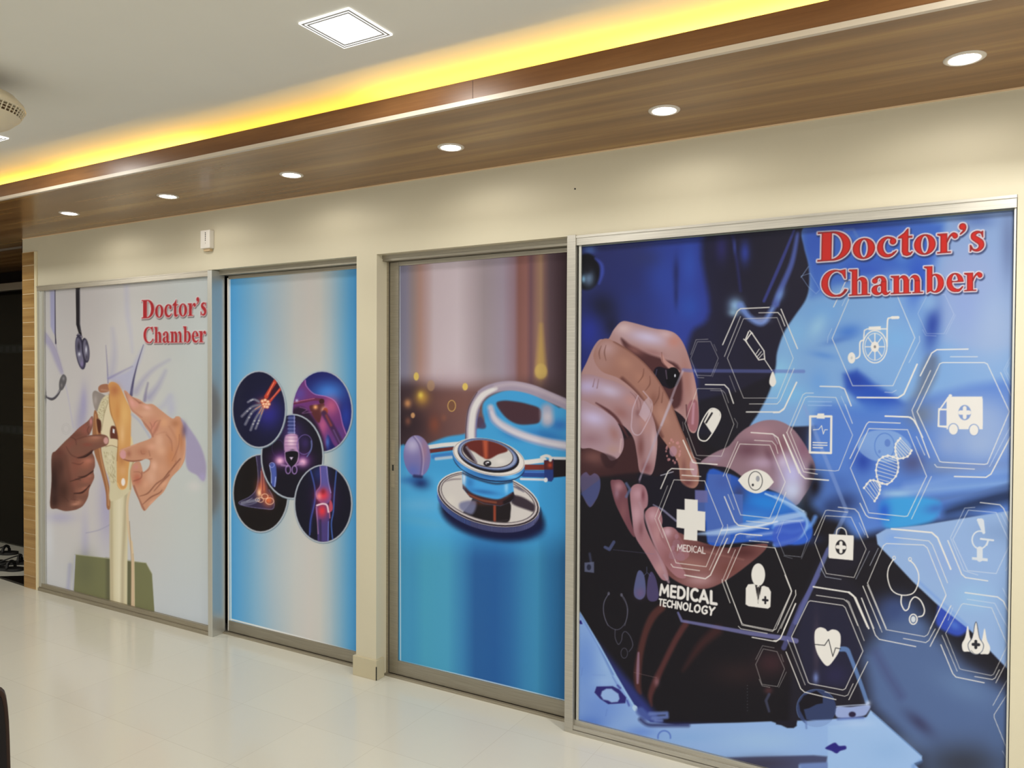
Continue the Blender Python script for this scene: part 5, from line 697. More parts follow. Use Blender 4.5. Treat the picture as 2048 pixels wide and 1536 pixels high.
    A.line([(1598, 528), (1598, 578)], 24, (44, 44, 50)); A.line([(1576, 552), (1622, 555)], 24, (44, 44, 50)); A.line([(1562, 600), (1585, 625), (1615, 632)], 4, (90, 90, 90), .8, .6, True)
    # lettering
    b(); v = A.v
    lay = [(2, 3, 4.2, (40, 48, 84), 2.2, .75), (0, 0, 3.4, (224, 214, 216), 1.2, 1), (0, 0, .4, (128, 36, 38), 1.0, 1), (0, 0, -1.6, (200, 48, 42), 1.0, 1)]
    put_text(A, v([(283, 421), (1440, 343), (1440, 152), (287, 222)]), "Doctor's", GL, lay, 0)
    put_text(A, v([(308, 662), (1412, 618), (1412, 438), (308, 484)]), 'Chamber', GL, lay, 0)
    A.view()
    A.line([(1160.5, 490), (1160, 700), (1156.5, 1442)], 2, (226, 226, 222), .95); A.line([(1156, 1441), (1420, 1512), (1560, 1550)], 2.6, (226, 228, 228), .95); A.line([(1160, 491.5), (2032, 417)], 1.8, (180, 180, 188), .8)
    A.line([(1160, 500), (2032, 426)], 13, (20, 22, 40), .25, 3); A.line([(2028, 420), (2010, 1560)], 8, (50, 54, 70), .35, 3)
    return A
# ink strength per film (red, green, blue); bottom-to-top colour ramp offsets brighter lamplight above
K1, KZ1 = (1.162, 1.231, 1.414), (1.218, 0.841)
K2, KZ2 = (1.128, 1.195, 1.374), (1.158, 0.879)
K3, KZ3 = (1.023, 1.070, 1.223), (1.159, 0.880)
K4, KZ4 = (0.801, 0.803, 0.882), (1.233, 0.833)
# ------------------------------------------------------------------ helpers
HL, HS, HC, FZ, FY, DL_Y = 2.13, 2.473, 2.62, 2.556, -0.733, -0.350   # lintel, soffit, ceiling, fascia top, fascia plane, lamp row
def ray(x, y): return _F + _R * ((x - 1024) / FOC) + _U * ((768 - y) / FOC)
def on_y(x, y, Y):
    v = ray(x, y); t = (Y + CD) / v[1]; return Vector((t * v[0], Y, CH + t * v[2]))
def on_z(x, y, z):
    v = ray(x, y); t = (z - CH) / v[2]; return Vector((t * v[0], -CD + t * v[1], z))

def tag(o, label=None, cat=None, group=None, kind=None):
    if label: o['label'] = label
    if cat: o['category'] = cat
    if group: o['group'] = group
    if kind: o['kind'] = kind
    return o
def empty(name, loc, label=None, cat=None, group=None, kind=None):
    o = bpy.data.objects.new(name, None); COL.objects.link(o); o.location = loc; o.empty_display_size = 0.1
    return tag(o, label, cat, group, kind)

class MB:
    def __init__(s): s.bm = bmesh.new()
    def box(s, x0, x1, y0, y1, z0, z1, bev=0.0):
        r = bmesh.ops.create_cube(s.bm, size=1.0)
        for v in r['verts']:
            v.co = Vector(((x0 + x1) / 2 + v.co.x * (x1 - x0), (y0 + y1) / 2 + v.co.y * (y1 - y0), (z0 + z1) / 2 + v.co.z * (z1 - z0)))
        if bev > 0:
            es = list({e for v in r['verts'] for e in v.link_edges})
            bmesh.ops.bevel(s.bm, geom=es, offset=bev, segments=2, profile=0.6, affect='EDGES')
        return s
    def prism(s, pts, axis, a, b):
        """extrude a 2-D outline along an axis; x: (y,z), y: (x,z), z: (x,y)"""
        f = {'x': lambda p, t: (t, p[0], p[1]), 'y': lambda p, t: (p[0], t, p[1]), 'z': lambda p, t: (p[0], p[1], t)}[axis]
        A_ = [s.bm.verts.new(f(p, a)) for p in pts]; B_ = [s.bm.verts.new(f(p, b)) for p in pts]; n = len(pts)
        s.bm.faces.new(A_); s.bm.faces.new(B_[::-1])
        for i in range(n): s.bm.faces.new((A_[i], B_[i], B_[(i + 1) % n], A_[(i + 1) % n]))
        return s
    def lathe(s, prof, c, n=48, axis='z', caps=False):
        cx, cy, cz = c; rows = []
        for r, h in prof:
            row = []
            for k in range(n):
                t = 2 * math.pi * k / n; a, b = r * math.cos(t), r * math.sin(t)
                row.append(s.bm.verts.new({'z': (cx + a, cy + b, cz + h), 'y': (cx + a, cy + h, cz + b), 'x': (cx + h, cy + a, cz + b)}[axis]))
            rows.append(row)
        for i in range(len(rows) - 1):
            for k in range(n): s.bm.faces.new((rows[i][k], rows[i][(k + 1) % n], rows[i + 1][(k + 1) % n], rows[i + 1][k]))
        if caps: s.bm.faces.new(rows[0][::-1]); s.bm.faces.new(rows[-1])
        return s
    def tube(s, pts, r, n=8, closed=False):
        P = [Vector(p) for p in pts]; m = len(P); rows = []
        R_ = r if isinstance(r, (list, tuple)) else [r] * m
        for i in range(m):
            d = (P[min(i + 1, m - 1)] - P[max(i - 1, 0)]).normalized(); up = Vector((0, 0, 1)) if abs(d.z) < .9 else Vector((1, 0, 0))
            a = d.cross(up).normalized(); b = d.cross(a).normalized()
            rows.append([s.bm.verts.new(P[i] + (a * math.cos(2 * math.pi * k / n) + b * math.sin(2 * math.pi * k / n)) * R_[i]) for k in range(n)])
        for i in range(m - 1):
            for k in range(n): s.bm.faces.new((rows[i][k], rows[i][(k + 1) % n], rows[i + 1][(k + 1) % n], rows[i + 1][k]))
        s.bm.faces.new(rows[0][::-1]); s.bm.faces.new(rows[-1]); return s
    def build(s, name, mat, parent=None, smooth=False, origin=None, loc=None):
        bmesh.ops.recalc_face_normals(s.bm, faces=s.bm.faces[:])
        o0 = Vector(origin) if origin is not None else None
        if parent is not None and o0 is None: o0 = Vector(parent.location) if parent.parent is None else Vector(parent.location) + Vector(parent.parent.location)
        if o0 is not None:
            for v in s.bm.verts: v.co -= o0
        me = bpy.data.meshes.new(name); s.bm.to_mesh(me); s.bm.free(); me.materials.append(mat)
        if smooth:
            for p in me.polygons: p.use_smooth = True
        o = bpy.data.objects.new(name, me); COL.objects.link(o)
        if parent is not None: o.parent = parent
        elif o0 is not None: o.location = o0
        return o

# ------------------------------------------------------------------ materials
def mat(name, rgb, rough=0.5, metal=0.0, spec=0.5, srgb=True, coat=0.0):
    m = bpy.data.materials.new(name); m.use_nodes = True; b = m.node_tree.nodes['Principled BSDF']
    c = s2l(rgb) if srgb else rgb
    b.inputs['Base Color'].default_value = (float(c[0]), float(c[1]), float(c[2]), 1); b.inputs['Roughness'].default_value = rough
    b.inputs['Metallic'].default_value = metal; b.inputs['Specular IOR Level'].default_value = spec; b.inputs['Coat Weight'].default_value = coat
    m.diffuse_color = (float(c[0]), float(c[1]), float(c[2]), 1)
    return m
def nd(m, t, **k):
    n = m.node_tree.nodes.new(t)
    for a, v in k.items(): setattr(n, a, v)
    return n
def lk(m, a, b): m.node_tree.links.new(a, b)
def ramp(m, fac, stops):
    r = nd(m, 'ShaderNodeValToRGB'); lk(m, fac, r.inputs[0]); e = r.color_ramp.elements
    while len(e) < len(stops): e.new(0.5)
    for i, (p, c) in enumerate(stops):
        l = s2l(c); e[i].position = p; e[i].color = (float(l[0]), float(l[1]), float(l[2]), 1)
    return r
def objcoord(m, scale=(1, 1, 1), loc=(0, 0, 0)):
    t = nd(m, 'ShaderNodeTexCoord'); mp = nd(m, 'ShaderNodeMapping'); mp.inputs['Scale'].default_value = scale; mp.inputs['Location'].default_value = loc
    lk(m, t.outputs['Object'], mp.inputs[0]); return mp.outputs[0]
def noise(m, vec, scale, detail=3, rough=.5):
    n = nd(m, 'ShaderNodeTexNoise'); n.inputs['Scale'].default_value = scale; n.inputs['Detail'].default_value = detail; n.inputs['Roughness'].default_value = rough
    lk(m, vec, n.inputs['Vector']); return n.outputs['Fac']
def bump(m, h, strength, dist=0.002):
    b = nd(m, 'ShaderNodeBump'); b.inputs['Strength'].default_value = strength; b.inputs['Distance'].default_value = dist
    lk(m, h, b.inputs['Height']); lk(m, b.outputs[0], m.node_tree.nodes['Principled BSDF'].inputs['Normal'])
def bsdf(m): return m.node_tree.nodes['Principled BSDF']
def emis(name, rgb, strength):
    m = bpy.data.materials.new(name); m.use_nodes = True; b = bsdf(m); b.inputs['Base Color'].default_value = (*rgb, 1)
    b.inputs['Emission Color'].default_value = (*rgb, 1); b.inputs['Emission Strength'].default_value = strength; return m

def paint_mat(name, rgb, rough=.6, amp=.03):
    m = mat(name, rgb, rough, spec=.25); v = objcoord(m); n = noise(m, v, 2.2, 4)
    a = np.array(rgb, float); r = ramp(m, n, [(.3, a * (1 - amp)), (.7, np.minimum(255, a * (1 + amp)))]); lk(m, r.outputs[0], bsdf(m).inputs['Base Color'])
    bump(m, noise(m, v, 160, 2), .05); return m
M_wall = paint_mat('cream wall paint', (204, 197, 174), .6, .012)
M_ceil = paint_mat('ceiling paint', (224, 222, 213), .7, .008)
M_white = mat('white plastic', (226, 222, 214), .35)
M_trim = mat('white trim paint', (200, 188, 170), .4)
M_black = mat('black rubber', (14, 13, 13), .5)
M_dark = mat('dark glossy laminate', (16, 12, 11), .3, spec=.2)
M_gap = mat('black gap', (6, 6, 6), .8)

def alu(name, rgb=(190, 184, 170), rough=.32):
    m = mat(name, rgb, rough, .85); v = objcoord(m, (1, 60, 60)); n = noise(m, v, 6, 3)
    a = np.array(rgb, float); r = ramp(m, n, [(.35, a * .94), (.65, np.minimum(255, a * 1.04))]); lk(m, r.outputs[0], bsdf(m).inputs['Base Color']); return m
M_alu = alu('brushed aluminium', (200, 193, 180)); M_alu_dull = alu('dull aluminium', (170, 162, 145), .5); M_alu_v = mat('aluminium post', (204, 204, 198), .34, .75)
M_door = alu('champagne aluminium', (158, 152, 138), .45); M_fr = alu('pale aluminium', (190, 186, 176), .4)

def wood(name, c0, c1, c2, rough, yscale=18., sx=.35, gloss=.5):
    m = mat(name, c1, rough, spec=gloss); v = objcoord(m, (sx, yscale, yscale)); n = noise(m, v, 1.3, 5, .55)
    r = ramp(m, n, [(.28, c0), (.5, c1), (.72, c2)]); v2 = objcoord(m, (2.0, 120, 120)); n2 = noise(m, v2, 2, 2)
    mx = nd(m, 'ShaderNodeMix'); mx.data_type = 'RGBA'; mx.blend_type = 'MULTIPLY'; mx.inputs[0].default_value = .35
    r2 = ramp(m, n2, [(.3, (205, 205, 205)), (.7, (255, 255, 255))]); lk(m, r.outputs[0], mx.inputs[6]); lk(m, r2.outputs[0], mx.inputs[7]); lk(m, mx.outputs[2], bsdf(m).inputs['Base Color']); return m
M_soffit = wood('walnut laminate', (108, 76, 48), (140, 102, 62), (176, 140, 84), .2, 7., .3, .4)
M_fascia = wood('red-brown veneer', (104, 68, 38), (120, 82, 48), (136, 96, 58), .34, 14., 1.2, .3)
M_coltile = wood('wood-look wall tile', (140, 104, 56), (166, 128, 74), (184, 148, 92), .12, 14., .9)
M_grout = mat('cream grout', (232, 212, 172), .6)

M_floor = mat('polished cream floor tile', (206, 200, 182), .13, spec=.45)
def _floor():
    m = M_floor; b = bsdf(m); br = nd(m, 'ShaderNodeTexBrick'); v = objcoord(m, (1, 1, 1), (0.03, 0.13, 0))
    lk(m, v, br.inputs['Vector']); br.offset = 0.0; br.squash = 1.0
    br.inputs['Scale'].default_value = 1.0; br.inputs['Brick Width'].default_value = .4; br.inputs['Row Height'].default_value = .4; br.inputs['Mortar Size'].default_value = .0012; br.inputs['Mortar Smooth'].default_value = .3; br.inputs['Bias'].default_value = 0
    for k, c in (('Color1', (208, 205, 192)), ('Color2', (205, 202, 190)), ('Mortar', (192, 187, 173))):
        l = s2l(c); br.inputs[k].default_value = (float(l[0]), float(l[1]), float(l[2]), 1)
    lk(m, br.outputs['Color'], b.inputs['Base Color'])
    n = noise(m, v, 9, 3); mr = nd(m, 'ShaderNodeMapRange'); mr.inputs['To Min'].default_value = .10; mr.inputs['To Max'].default_value = .20; lk(m, n, mr.inputs[0]); lk(m, mr.outputs[0], b.inputs['Roughness'])
    n2 = noise(m, v, 5, 2); bump(m, n2, .12, .002)
_floor()

def print_mat(name, rough=.3):
    m = mat(name, (128, 128, 128), rough, spec=.12); a = nd(m, 'ShaderNodeAttribute'); a.attribute_name = 'print'; lk(m, a.outputs['Color'], bsdf(m).inputs['Base Color']); return m
M_film = print_mat('printed window film')

# ------------------------------------------------------------------ room shell
def struct(mb, name, m, **k): return tag(mb.build(name, m, **k), kind='structure')
XL, XR, YF, YB = -9.2, 3.2, -5.6, 0.0
struct(MB().box(XL, XR, YF, 1.3, -.1, 0), 'floor', M_floor)
struct(MB().box(XL, XR, YF, 1.3, HC, HC + .1), 'ceiling', M_ceil)
# back wall: lintel over the openings, left pier, pillar, right part; recess back wall
PX0, PX1 = -2.605, -2.474
wb = MB().box(-5.701, XR, 0, .2, HL, HS)
wb.box(-5.701, -5.52, 0, .2, 0, HL).box(PX0, PX1, 0, .2, 0, HL).box(.186, XR, 0, .2, 0, HL)
struct(wb, 'wall_back', M_wall)
struct(MB().box(XL - .1, XL, YF, 1.3, 0, HC), 'wall_left', M_wall)
struct(MB().box(-5.70, XR, .2, .25, 0, HC), 'wall_behind_panels', M_gap)
# skirting block round the pillar foot
bs = MB().box(PX0 - .012, PX1 + .012, -.012, .05, 0, .1, .002)
struct(bs, 'baseboard_pillar', paint_mat('cream skirting tile', (194, 184, 156), .35))
struct(MB().box(PX1 + .0085, PX1 + .0125, -.0125, -.0085, .002, .07), 'trim_1', M_gap)

# lowered soffit along the wall with a wood fascia and a cove behind it
sf = MB().box(XL, XR, FY + .012, .0, HS, HS + .012); sf.box(XL, -5.705, 0, 1.25, HS, HS + .012)
so = tag(sf.build('wood_soffit', M_soffit, origin=(-2, -.35, HS)), 'walnut-brown laminate soffit running above the whole wall, holding the round downlights', 'soffit')
fa = MB().box(XL, XR, FY, FY + .012, HS + .015, FZ)
for x in (-1.43,): pass
fo = tag(fa.build('wood_fascia', M_fascia, origin=(-2, FY, HS)), 'reddish-brown wooden fascia board facing the room below the yellow cove glow', 'fascia')
MB().box(-1.4355, -1.4335, FY - .0004, FY, HS + .018, FZ - .001).build('joint', mat('dark seam', (70, 40, 22), .6), fo)
struct(MB().box(XL, XR, FY - .004, FY + .012, HS - .001, HS + .0155), 'trim_2', M_trim)
struct(MB().box(-5.70, XR, -.004, 0, HS - .005, HS), 'trim_3', mat('ivory sealant', (226, 198, 160), .5))

# rope light lying in the cove, with the light it gives
rnd = random.Random(4)
pts = []
for i in range(125):
    x = XL + .05 + i * .099
    pts.append((x, -.585 + .03 * math.sin(x * 1.1 + .6) + .012 * math.sin(x * 3.1), HS + .026 + .006 * math.sin(x * 2.3)))
rl = tag(MB().tube(pts, .007, 6).build('rope_light', emis('warm rope light', (1.0, .56, .08), 6.0), smooth=True, origin=(-2, -.59, HS + .03)), 'warm yellow rope light hidden in the cove above the wooden soffit', 'rope light')
for i in range(12):
    x = XL + .55 + i * 1.03
    ld = bpy.data.lights.new('cove_glow', 'AREA'); ld.shape = 'RECTANGLE'; ld.size = 1.04; ld.size_y = .02
    ph = math.cos((x + .75) * 2 * math.pi / 3.2)
    ld.energy = P_COVE * (1.0 + .6 * ph); ld.color = (1.0, .60, .06 + .04 * max(0, ph))
    lo = bpy.data.objects.new('cove_glow', ld); COL.objects.link(lo); lo.parent = rl
    lo.location = Vector((x, -.59 + .035 * math.sin(x * 1.1 + .6), HS + .04)) - Vector(rl.location); lo.rotation_euler = (math.pi, 0, 0)

# ------------------------------------------------------------------ round downlights
M_glow = emis('downlight lens', (1.0, .97, .95), 30.0); M_ringw = mat('satin white ring', (206, 198, 186), .35)
DX = [-4.51536 + .90882 * i for i in range(6)]
dlab = ['small round recessed downlight in the wood soffit, farthest left of six', 'round recessed downlight above the left glass panel of the hands and knee model', 'round recessed downlight above the white wall device and the left panel frame post',
        'round recessed downlight above the cream pillar between the two sliding doors', 'round recessed downlight above the left part of the large medical technology panel', 'largest, nearest round recessed downlight at the upper right of the picture']
def downlight(loc):
    r = empty('recessed_downlight', loc)
    MB().lathe([(.040, -.001), (.042, -.0045), (.052, -.004), (.0555, -.0015), (.0555, 0)], loc, 48).build('trim_ring', M_ringw, r, True)
    MB().lathe([(.0401, -.001), (.030, -.0028), (.0001, -.003)], loc, 48).build('lens', M_glow, r, True)
    ld = bpy.data.lights.new('downlight_beam', 'SPOT'); ld.energy = P_DOWN; ld.spot_size = math.radians(172); ld.spot_blend = .35; ld.shadow_soft_size = .035; ld.color = (1.0, .93, .82)
    lo = bpy.data.objects.new('downlight_beam', ld); COL.objects.link(lo); lo.parent = r; lo.location = (0, 0, -.02)
    ld = bpy.data.lights.new('downlight_core', 'SPOT'); ld.energy = P_BEAM; ld.spot_size = math.radians(84); ld.spot_blend = 1.0; ld.shadow_soft_size = .035; ld.color = (1.0, .95, .86)
    lo = bpy.data.objects.new('downlight_core', ld); COL.objects.link(lo); lo.parent = r; lo.location = (0, 0, -.02)
    return r
def copy_tree(o, loc, parent=None):
    c = o.copy(); COL.objects.link(c); c.parent = parent
    if loc is not None: c.location = loc
    for ch in o.children: copy_tree(ch, None, c)
    return c
d0 = downlight((DX[0], DL_Y, HS))
for i, x in enumerate(DX):
    o = d0 if i == 0 else copy_tree(d0, (x, DL_Y, HS)); tag(o, dlab[i], 'downlight', 'round downlights in the wood soffit')
# one more lamp of the row, beyond the right edge
ox = copy_tree(d0, (DX[5] + .90882, DL_Y, HS)); tag(ox, 'round recessed downlight of the soffit row beyond the right edge', 'downlight', 'round downlights in the wood soffit')

# ------------------------------------------------------------------ square ceiling lights
M_sq = emis('square light diffuser', (1.0, 1.0, .99), 3.5); M_sqf = mat('white light frame', (158, 157, 154), .4); bsdf(M_sqf).inputs['Emission Strength'].default_value = 0.0
M_rim = emis('lit rim', (1, 1, .98), 1.05)
def square_light(loc, label, k=1.0):
    r = empty('square_ceiling_light', loc, label, 'ceiling light', 'square ceiling lights'); x, y, z = loc; h = .1015
    def frame(a, b, z0, z1):
        m = MB()
        m.box(x - b, x + b, y - b, y - a, z0, z1).box(x - b, x + b, y + a, y + b, z0, z1).box(x - b, x - a, y - a, y + a, z0, z1).box(x + a, x + b, y - a, y + a, z0, z1); return m
    frame(h - .0035, h, z - .005, z).build('outer_rim', M_rim, r)
    frame(h - .012, h - .0035, z - .0045, z).build('frame', M_sqf, r)
    frame(h - .0145, h - .012, z - .0055, z).build('inner_rim', M_rim, r)
    frame(h - .023, h - .0145, z - .0045, z).build('frame', M_sqf, r)
    MB().box(x - h + .0231, x + h - .0231, y - h + .0231, y + h - .0231, z - .0042, z).build('diffuser', M_sq, r)
    ld = bpy.data.lights.new('panel_light', 'AREA'); ld.shape = 'SQUARE'; ld.size = .14; ld.energy = P_PANEL * k; ld.color = (1.0, .98, .93)
    lo = bpy.data.objects.new('panel_light', ld); COL.objects.link(lo); lo.parent = r; lo.location = (0, 0, -.0062)
    return r
LX, LY = -1.645, -1.135
square_light((LX, LY, HC), 'bright square flush ceiling light above the fascia, whole in view', .6)
square_light((LX - 2.24, LY - .015, HC), 'square ceiling light cut by the left edge of the picture, below the fan', .7)
for (x, y) in ((LX + 2.22, LY), (LX + .6, LY - 2.4), (LX + 2.8, LY - 2.4), (LX - 4.48, LY - .03)):  # added unseen lamps that fill the room, stronger on the right
    o = square_light((x, y, HC), 'added unseen square ceiling light outside the picture, fill for the room', 2.5 if x > LX + .7 else 1.4)

# ------------------------------------------------------------------ prints: a fine grid carrying the artwork as a colour attribute
ALB = {}
def film(name, art, x0, x1, z0, z1, Y, parent, k=1.0, kz=(1.0, 1.0), pitch=1.0):
    c = [proj_px(x, Y, z) for x, z in ((x0, z0), (x1, z0), (x1, z1), (x0, z1))]
    nx = int(max(abs(c[1][0] - c[0][0]), abs(c[2][0] - c[3][0])) / pitch) + 1; nz = int(max(abs(c[3][1] - c[0][1]), abs(c[2][1] - c[1][1])) / pitch) + 1
    X, Z = np.meshgrid(np.linspace(x0, x1, nx), np.linspace(z0, z1, nz)); X = X.ravel(); Z = Z.ravel()
    dx, dy, dz = X, np.full_like(X, Y + CD), Z - CH
    dep = dx * _F[0] + dy * _F[1] + dz * _F[2]
    px = 1024 + FOC * (dx * _R[0] + dy * _R[1] + dz * _R[2]) / dep; py = 768 - FOC * (dx * _U[0] + dy * _U[1] + dz * _U[2]) / dep
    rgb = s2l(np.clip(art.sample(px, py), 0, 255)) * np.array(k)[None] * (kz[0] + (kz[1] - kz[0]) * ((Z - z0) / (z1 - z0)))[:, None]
    rgb = np.clip(rgb, 0, .92)
    L = Vector(parent.location); me = bpy.data.meshes.new(name); nv = nx * nz
    co = np.stack([X - L.x, np.full(nv, Y - L.y), Z - L.z], -1).astype(np.float32)
    i = np.arange(nx - 1)[None, :] + nx * np.arange(nz - 1)[:, None]; q = np.stack([i, i + 1, i + 1 + nx, i + nx], -1).reshape(-1, 4)
    me.vertices.add(nv); me.vertices.foreach_set('co', co.ravel()); me.loops.add(q.size); me.loops.foreach_set('vertex_index', q.ravel().astype(np.int32))
    me.polygons.add(len(q)); me.polygons.foreach_set('loop_start', (np.arange(len(q)) * 4).astype(np.int32)); me.polygons.foreach_set('loop_total', np.full(len(q), 4, np.int32))
    me.update(calc_edges=True); ca = me.color_attributes.new('print', 'FLOAT_COLOR', 'POINT')
    ca.data.foreach_set('color', np.concatenate([rgb, np.ones((nv, 1))], 1).astype(np.float32).ravel()); me.materials.append(M_film)
    o = bpy.data.objects.new(name, me); COL.objects.link(o); o.parent = parent; return o
def proj_px(x, Y, z):
    d = np.array([x, Y + CD, z - CH]); t = d @ _F; return 1024 + FOC * (d @ _R) / t, 768 - FOC * (d @ _U) / t

M_glass = mat('glass pane', (120, 130, 126), .05)
# left fixed panel -------------------------------------------------
p1 = empty('glass_partition_panel', (-4.6, 0, 0), 'white printed glass panel with hands holding a knee joint model, red Doctor\'s Chamber lettering', 'glass panel')
MB().box(-5.46, -3.712, .016, .024, .04, 2.11).build('glass', M_glass, p1)
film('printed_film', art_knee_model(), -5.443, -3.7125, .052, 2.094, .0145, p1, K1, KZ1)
MB().box(-5.515, -3.722, -.006, .045, 2.094, 2.128, .001).box(-5.515, -3.722, -.0085, -.006, 2.122, 2.128).build('top_rail', M_alu, p1)
MB().box(-5.515, -5.482, -.004, .045, .03, 2.094, .001).box(-5.482, -5.443, .004, .03, .03, 2.094).build('left_stile', M_alu_v, p1)
MB().box(-5.515, -3.722, -.003, .045, .026, .052, .0008).box(-5.515, -3.722, -.009, .045, 0, .022, .0008).box(-5.515, -3.722, -.001, .03, .02, .028).build('bottom_rail', M_alu_dull, p1)
# post at its right end
MB().box(-3.723, -3.686, -.012, .08, 0, 2.126, .002).build('end_post', M_alu_v, p1)

# left sliding door -------------------------------------------------
d1 = empty('sliding_door', (-3.15, .09, 0), 'sliding door with blue print and five round x-ray joint pictures', 'sliding door')
MB().box(-3.66, -2.60, .093, .112, .06, 2.09).build('glass', M_glass, d1)
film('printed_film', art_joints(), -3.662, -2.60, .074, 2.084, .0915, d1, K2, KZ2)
MB().box(-3.6624, -2.60, .086, .116, 2.0825, 2.100).build('top_rail', M_door, d1)
MB().box(-3.6624, -2.60, .084, .118, .012, .0745, .001).build('bottom_rail', M_door, d1)
MB().box(-3.672, -3.6625, .086, .116, .012, 2.09).build('left_stile', M_white, d1)
MB().box(-2.664, -2.647, .0815, .087, .985, 1.005, .002).build('lock', M_black, d1)
sg1 = empty('door_track', (-3.15, .08, 0), 'aluminium head rail and floor track of the left sliding door with x-ray pictures', 'door track', 'sliding door tracks')
MB().box(-3.686, PX0, .045, .125, 2.102, HL).box(-3.686, PX0, .041, .045, 2.112, HL).build('head_rail', M_door, sg1)
MB().box(-3.686, PX0, .062, .080, 0, .011, .001).box(-3.686, PX0, .080, .125, 0, .004).build('floor_track', M_alu_dull, sg1)

# right sliding door -------------------------------------------------
d2 = empty('sliding_door', (-1.93, .09, 0), 'sliding door printed with a chrome stethoscope on blue cloth', 'sliding door')
MB().box(-2.41, -1.40, .093, .112, .06, 2.09).build('glass', M_glass, d2)
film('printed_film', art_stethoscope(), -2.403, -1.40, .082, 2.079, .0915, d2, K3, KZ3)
MB().box(-2.4034, -1.40, .086, .116, 2.0785, 2.098).build('top_rail', M_door, d2)
MB().box(-2.4034, -1.40, .084, .118, .012, .0825, .001).build('bottom_rail', M_door, d2)
MB().box(-2.458, -2.4035, .084, .118, .012, 2.098, .001).build('left_stile', M_door, d2)
lk2 = MB().box(-2.447, -2.424, .0825, .0845, .96, 1.20, .0008).build('lock_plate', M_alu_dull, d2)
MB().box(-2.440, -2.431, .0805, .083, 1.045, 1.075, .001).build('latch', M_black, lk2)
sg2 = empty('door_track', (-1.93, .08, 0), 'aluminium head rail, jamb and floor track of the stethoscope sliding door', 'door track', 'sliding door tracks')
MB().box(PX1, -1.415, .045, .125, 2.1, HL).box(PX1, -1.415, .041, .045, 2.112, HL).build('head_rail', M_door, sg2)
MB().box(PX1, -1.415, .062, .080, 0, .011, .001).box(PX1, -1.415, .080, .125, 0, .004).build('floor_track', M_alu_dull, sg2)
MB().box(PX1, -2.462, .078, .125, .004, 2.1).build('jamb', M_alu_dull, sg2)

# large right panel -------------------------------------------------
p4 = empty('glass_partition_panel', (-.6, 0, 0), 'large dark blue printed glass panel with medical icons in hexagons and hands on a phone', 'glass panel')
MB().box(-1.37, .182, .016, .024, .04, 2.10).build('glass', M_glass, p4)
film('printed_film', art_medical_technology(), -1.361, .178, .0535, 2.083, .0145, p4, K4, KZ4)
MB().box(-1.379, .184, -.006, .045, 2.087, 2.128, .001).box(-1.379, .184, -.010, -.006, 2.118, 2.128).build('top_rail', M_fr, p4)
MB().box(-1.372, -1.361, .006, .03, .04, 2.087).build('left_bead', M_alu_v, p4)
MB().box(-1.379, .184, .002, .045, .034, .0535, .0008).box(-1.379, .184, -.010, .045, .016, .034, .0008).box(-1.379, .184, -.016, .045, 0, .0145, .0008).build('bottom_rail', M_fr, p4)
MB().box(-1.419, -1.379, -.014, .12, 0, 2.132, .002).build('end_post', M_fr, p4)
MB().box(.178, .1835, .004, .03, .04, 2.087).build('right_bead', M_alu_v, p4)

# ------------------------------------------------------------------ tiled pier at the left end
tc = empty('tiled_column', (-5.62, 0, 0), 'narrow column of wood-look tiles with a cream edge left of the knee model panel', 'tiled column')
MB().box(-5.692, -5.540, -.0065, 0, 0, 2.374).build('grout', M_grout, tc)
zz = 0.0; k = 0
tzs = [0.0] + [.089 + i * .0995 for i in range(23)] + [2.372]
for i in range(len(tzs) - 1):
    MB().box(-5.690, -5.543, -.0095, -.002, tzs[i] + .0022, tzs[i + 1] - .0022, .0008).build('tile', M_coltile, tc)
MB().box(-5.541, -5.512, -.008, 0, 0, 2.371, .001).build('edge_trim', mat('cream edge strip', (224, 212, 176), .4), tc)

# white device on the wall -------------------------------------------------
wd = empty('wall_sensor', (-3.715, -.001, 2.25), 'small white plastic box mounted on the wall above the left panel post', 'sensor')
MB().box(-3.757, -3.677, -.034, 0, 2.25, 2.355, .006).build('body', M_white, wd)
for i in range(5): MB().box(-3.7145, -3.7085 - .001 * (i > 2), -.0346, -.0338, 2.334 - i * .0105, 2.3415 - i * .0105).build('marking', M_black, wd)
MB().box(-3.7125, -3.7105, -.0346, -.0338, 2.276, 2.284).build('indicator', mat('grey mark', (120, 116, 110), .5), wd)
MB().box(-3.742, -3.690, -.022, 0, 2.236, 2.2505, .002).build('mount', mat('cream bracket', (196, 172, 136), .5), wd)
# screw hole mark on the lintel
tag(MB().lathe([(.0035, 0), (.0035, -.002), (.0005, -.002)], (-1.389, 0, 2.329), 16, 'y').build('wall_plug', M_black, origin=(-1.389, 0, 2.329)), 'tiny dark plug on the cream wall above the right panel post', 'wall plug')

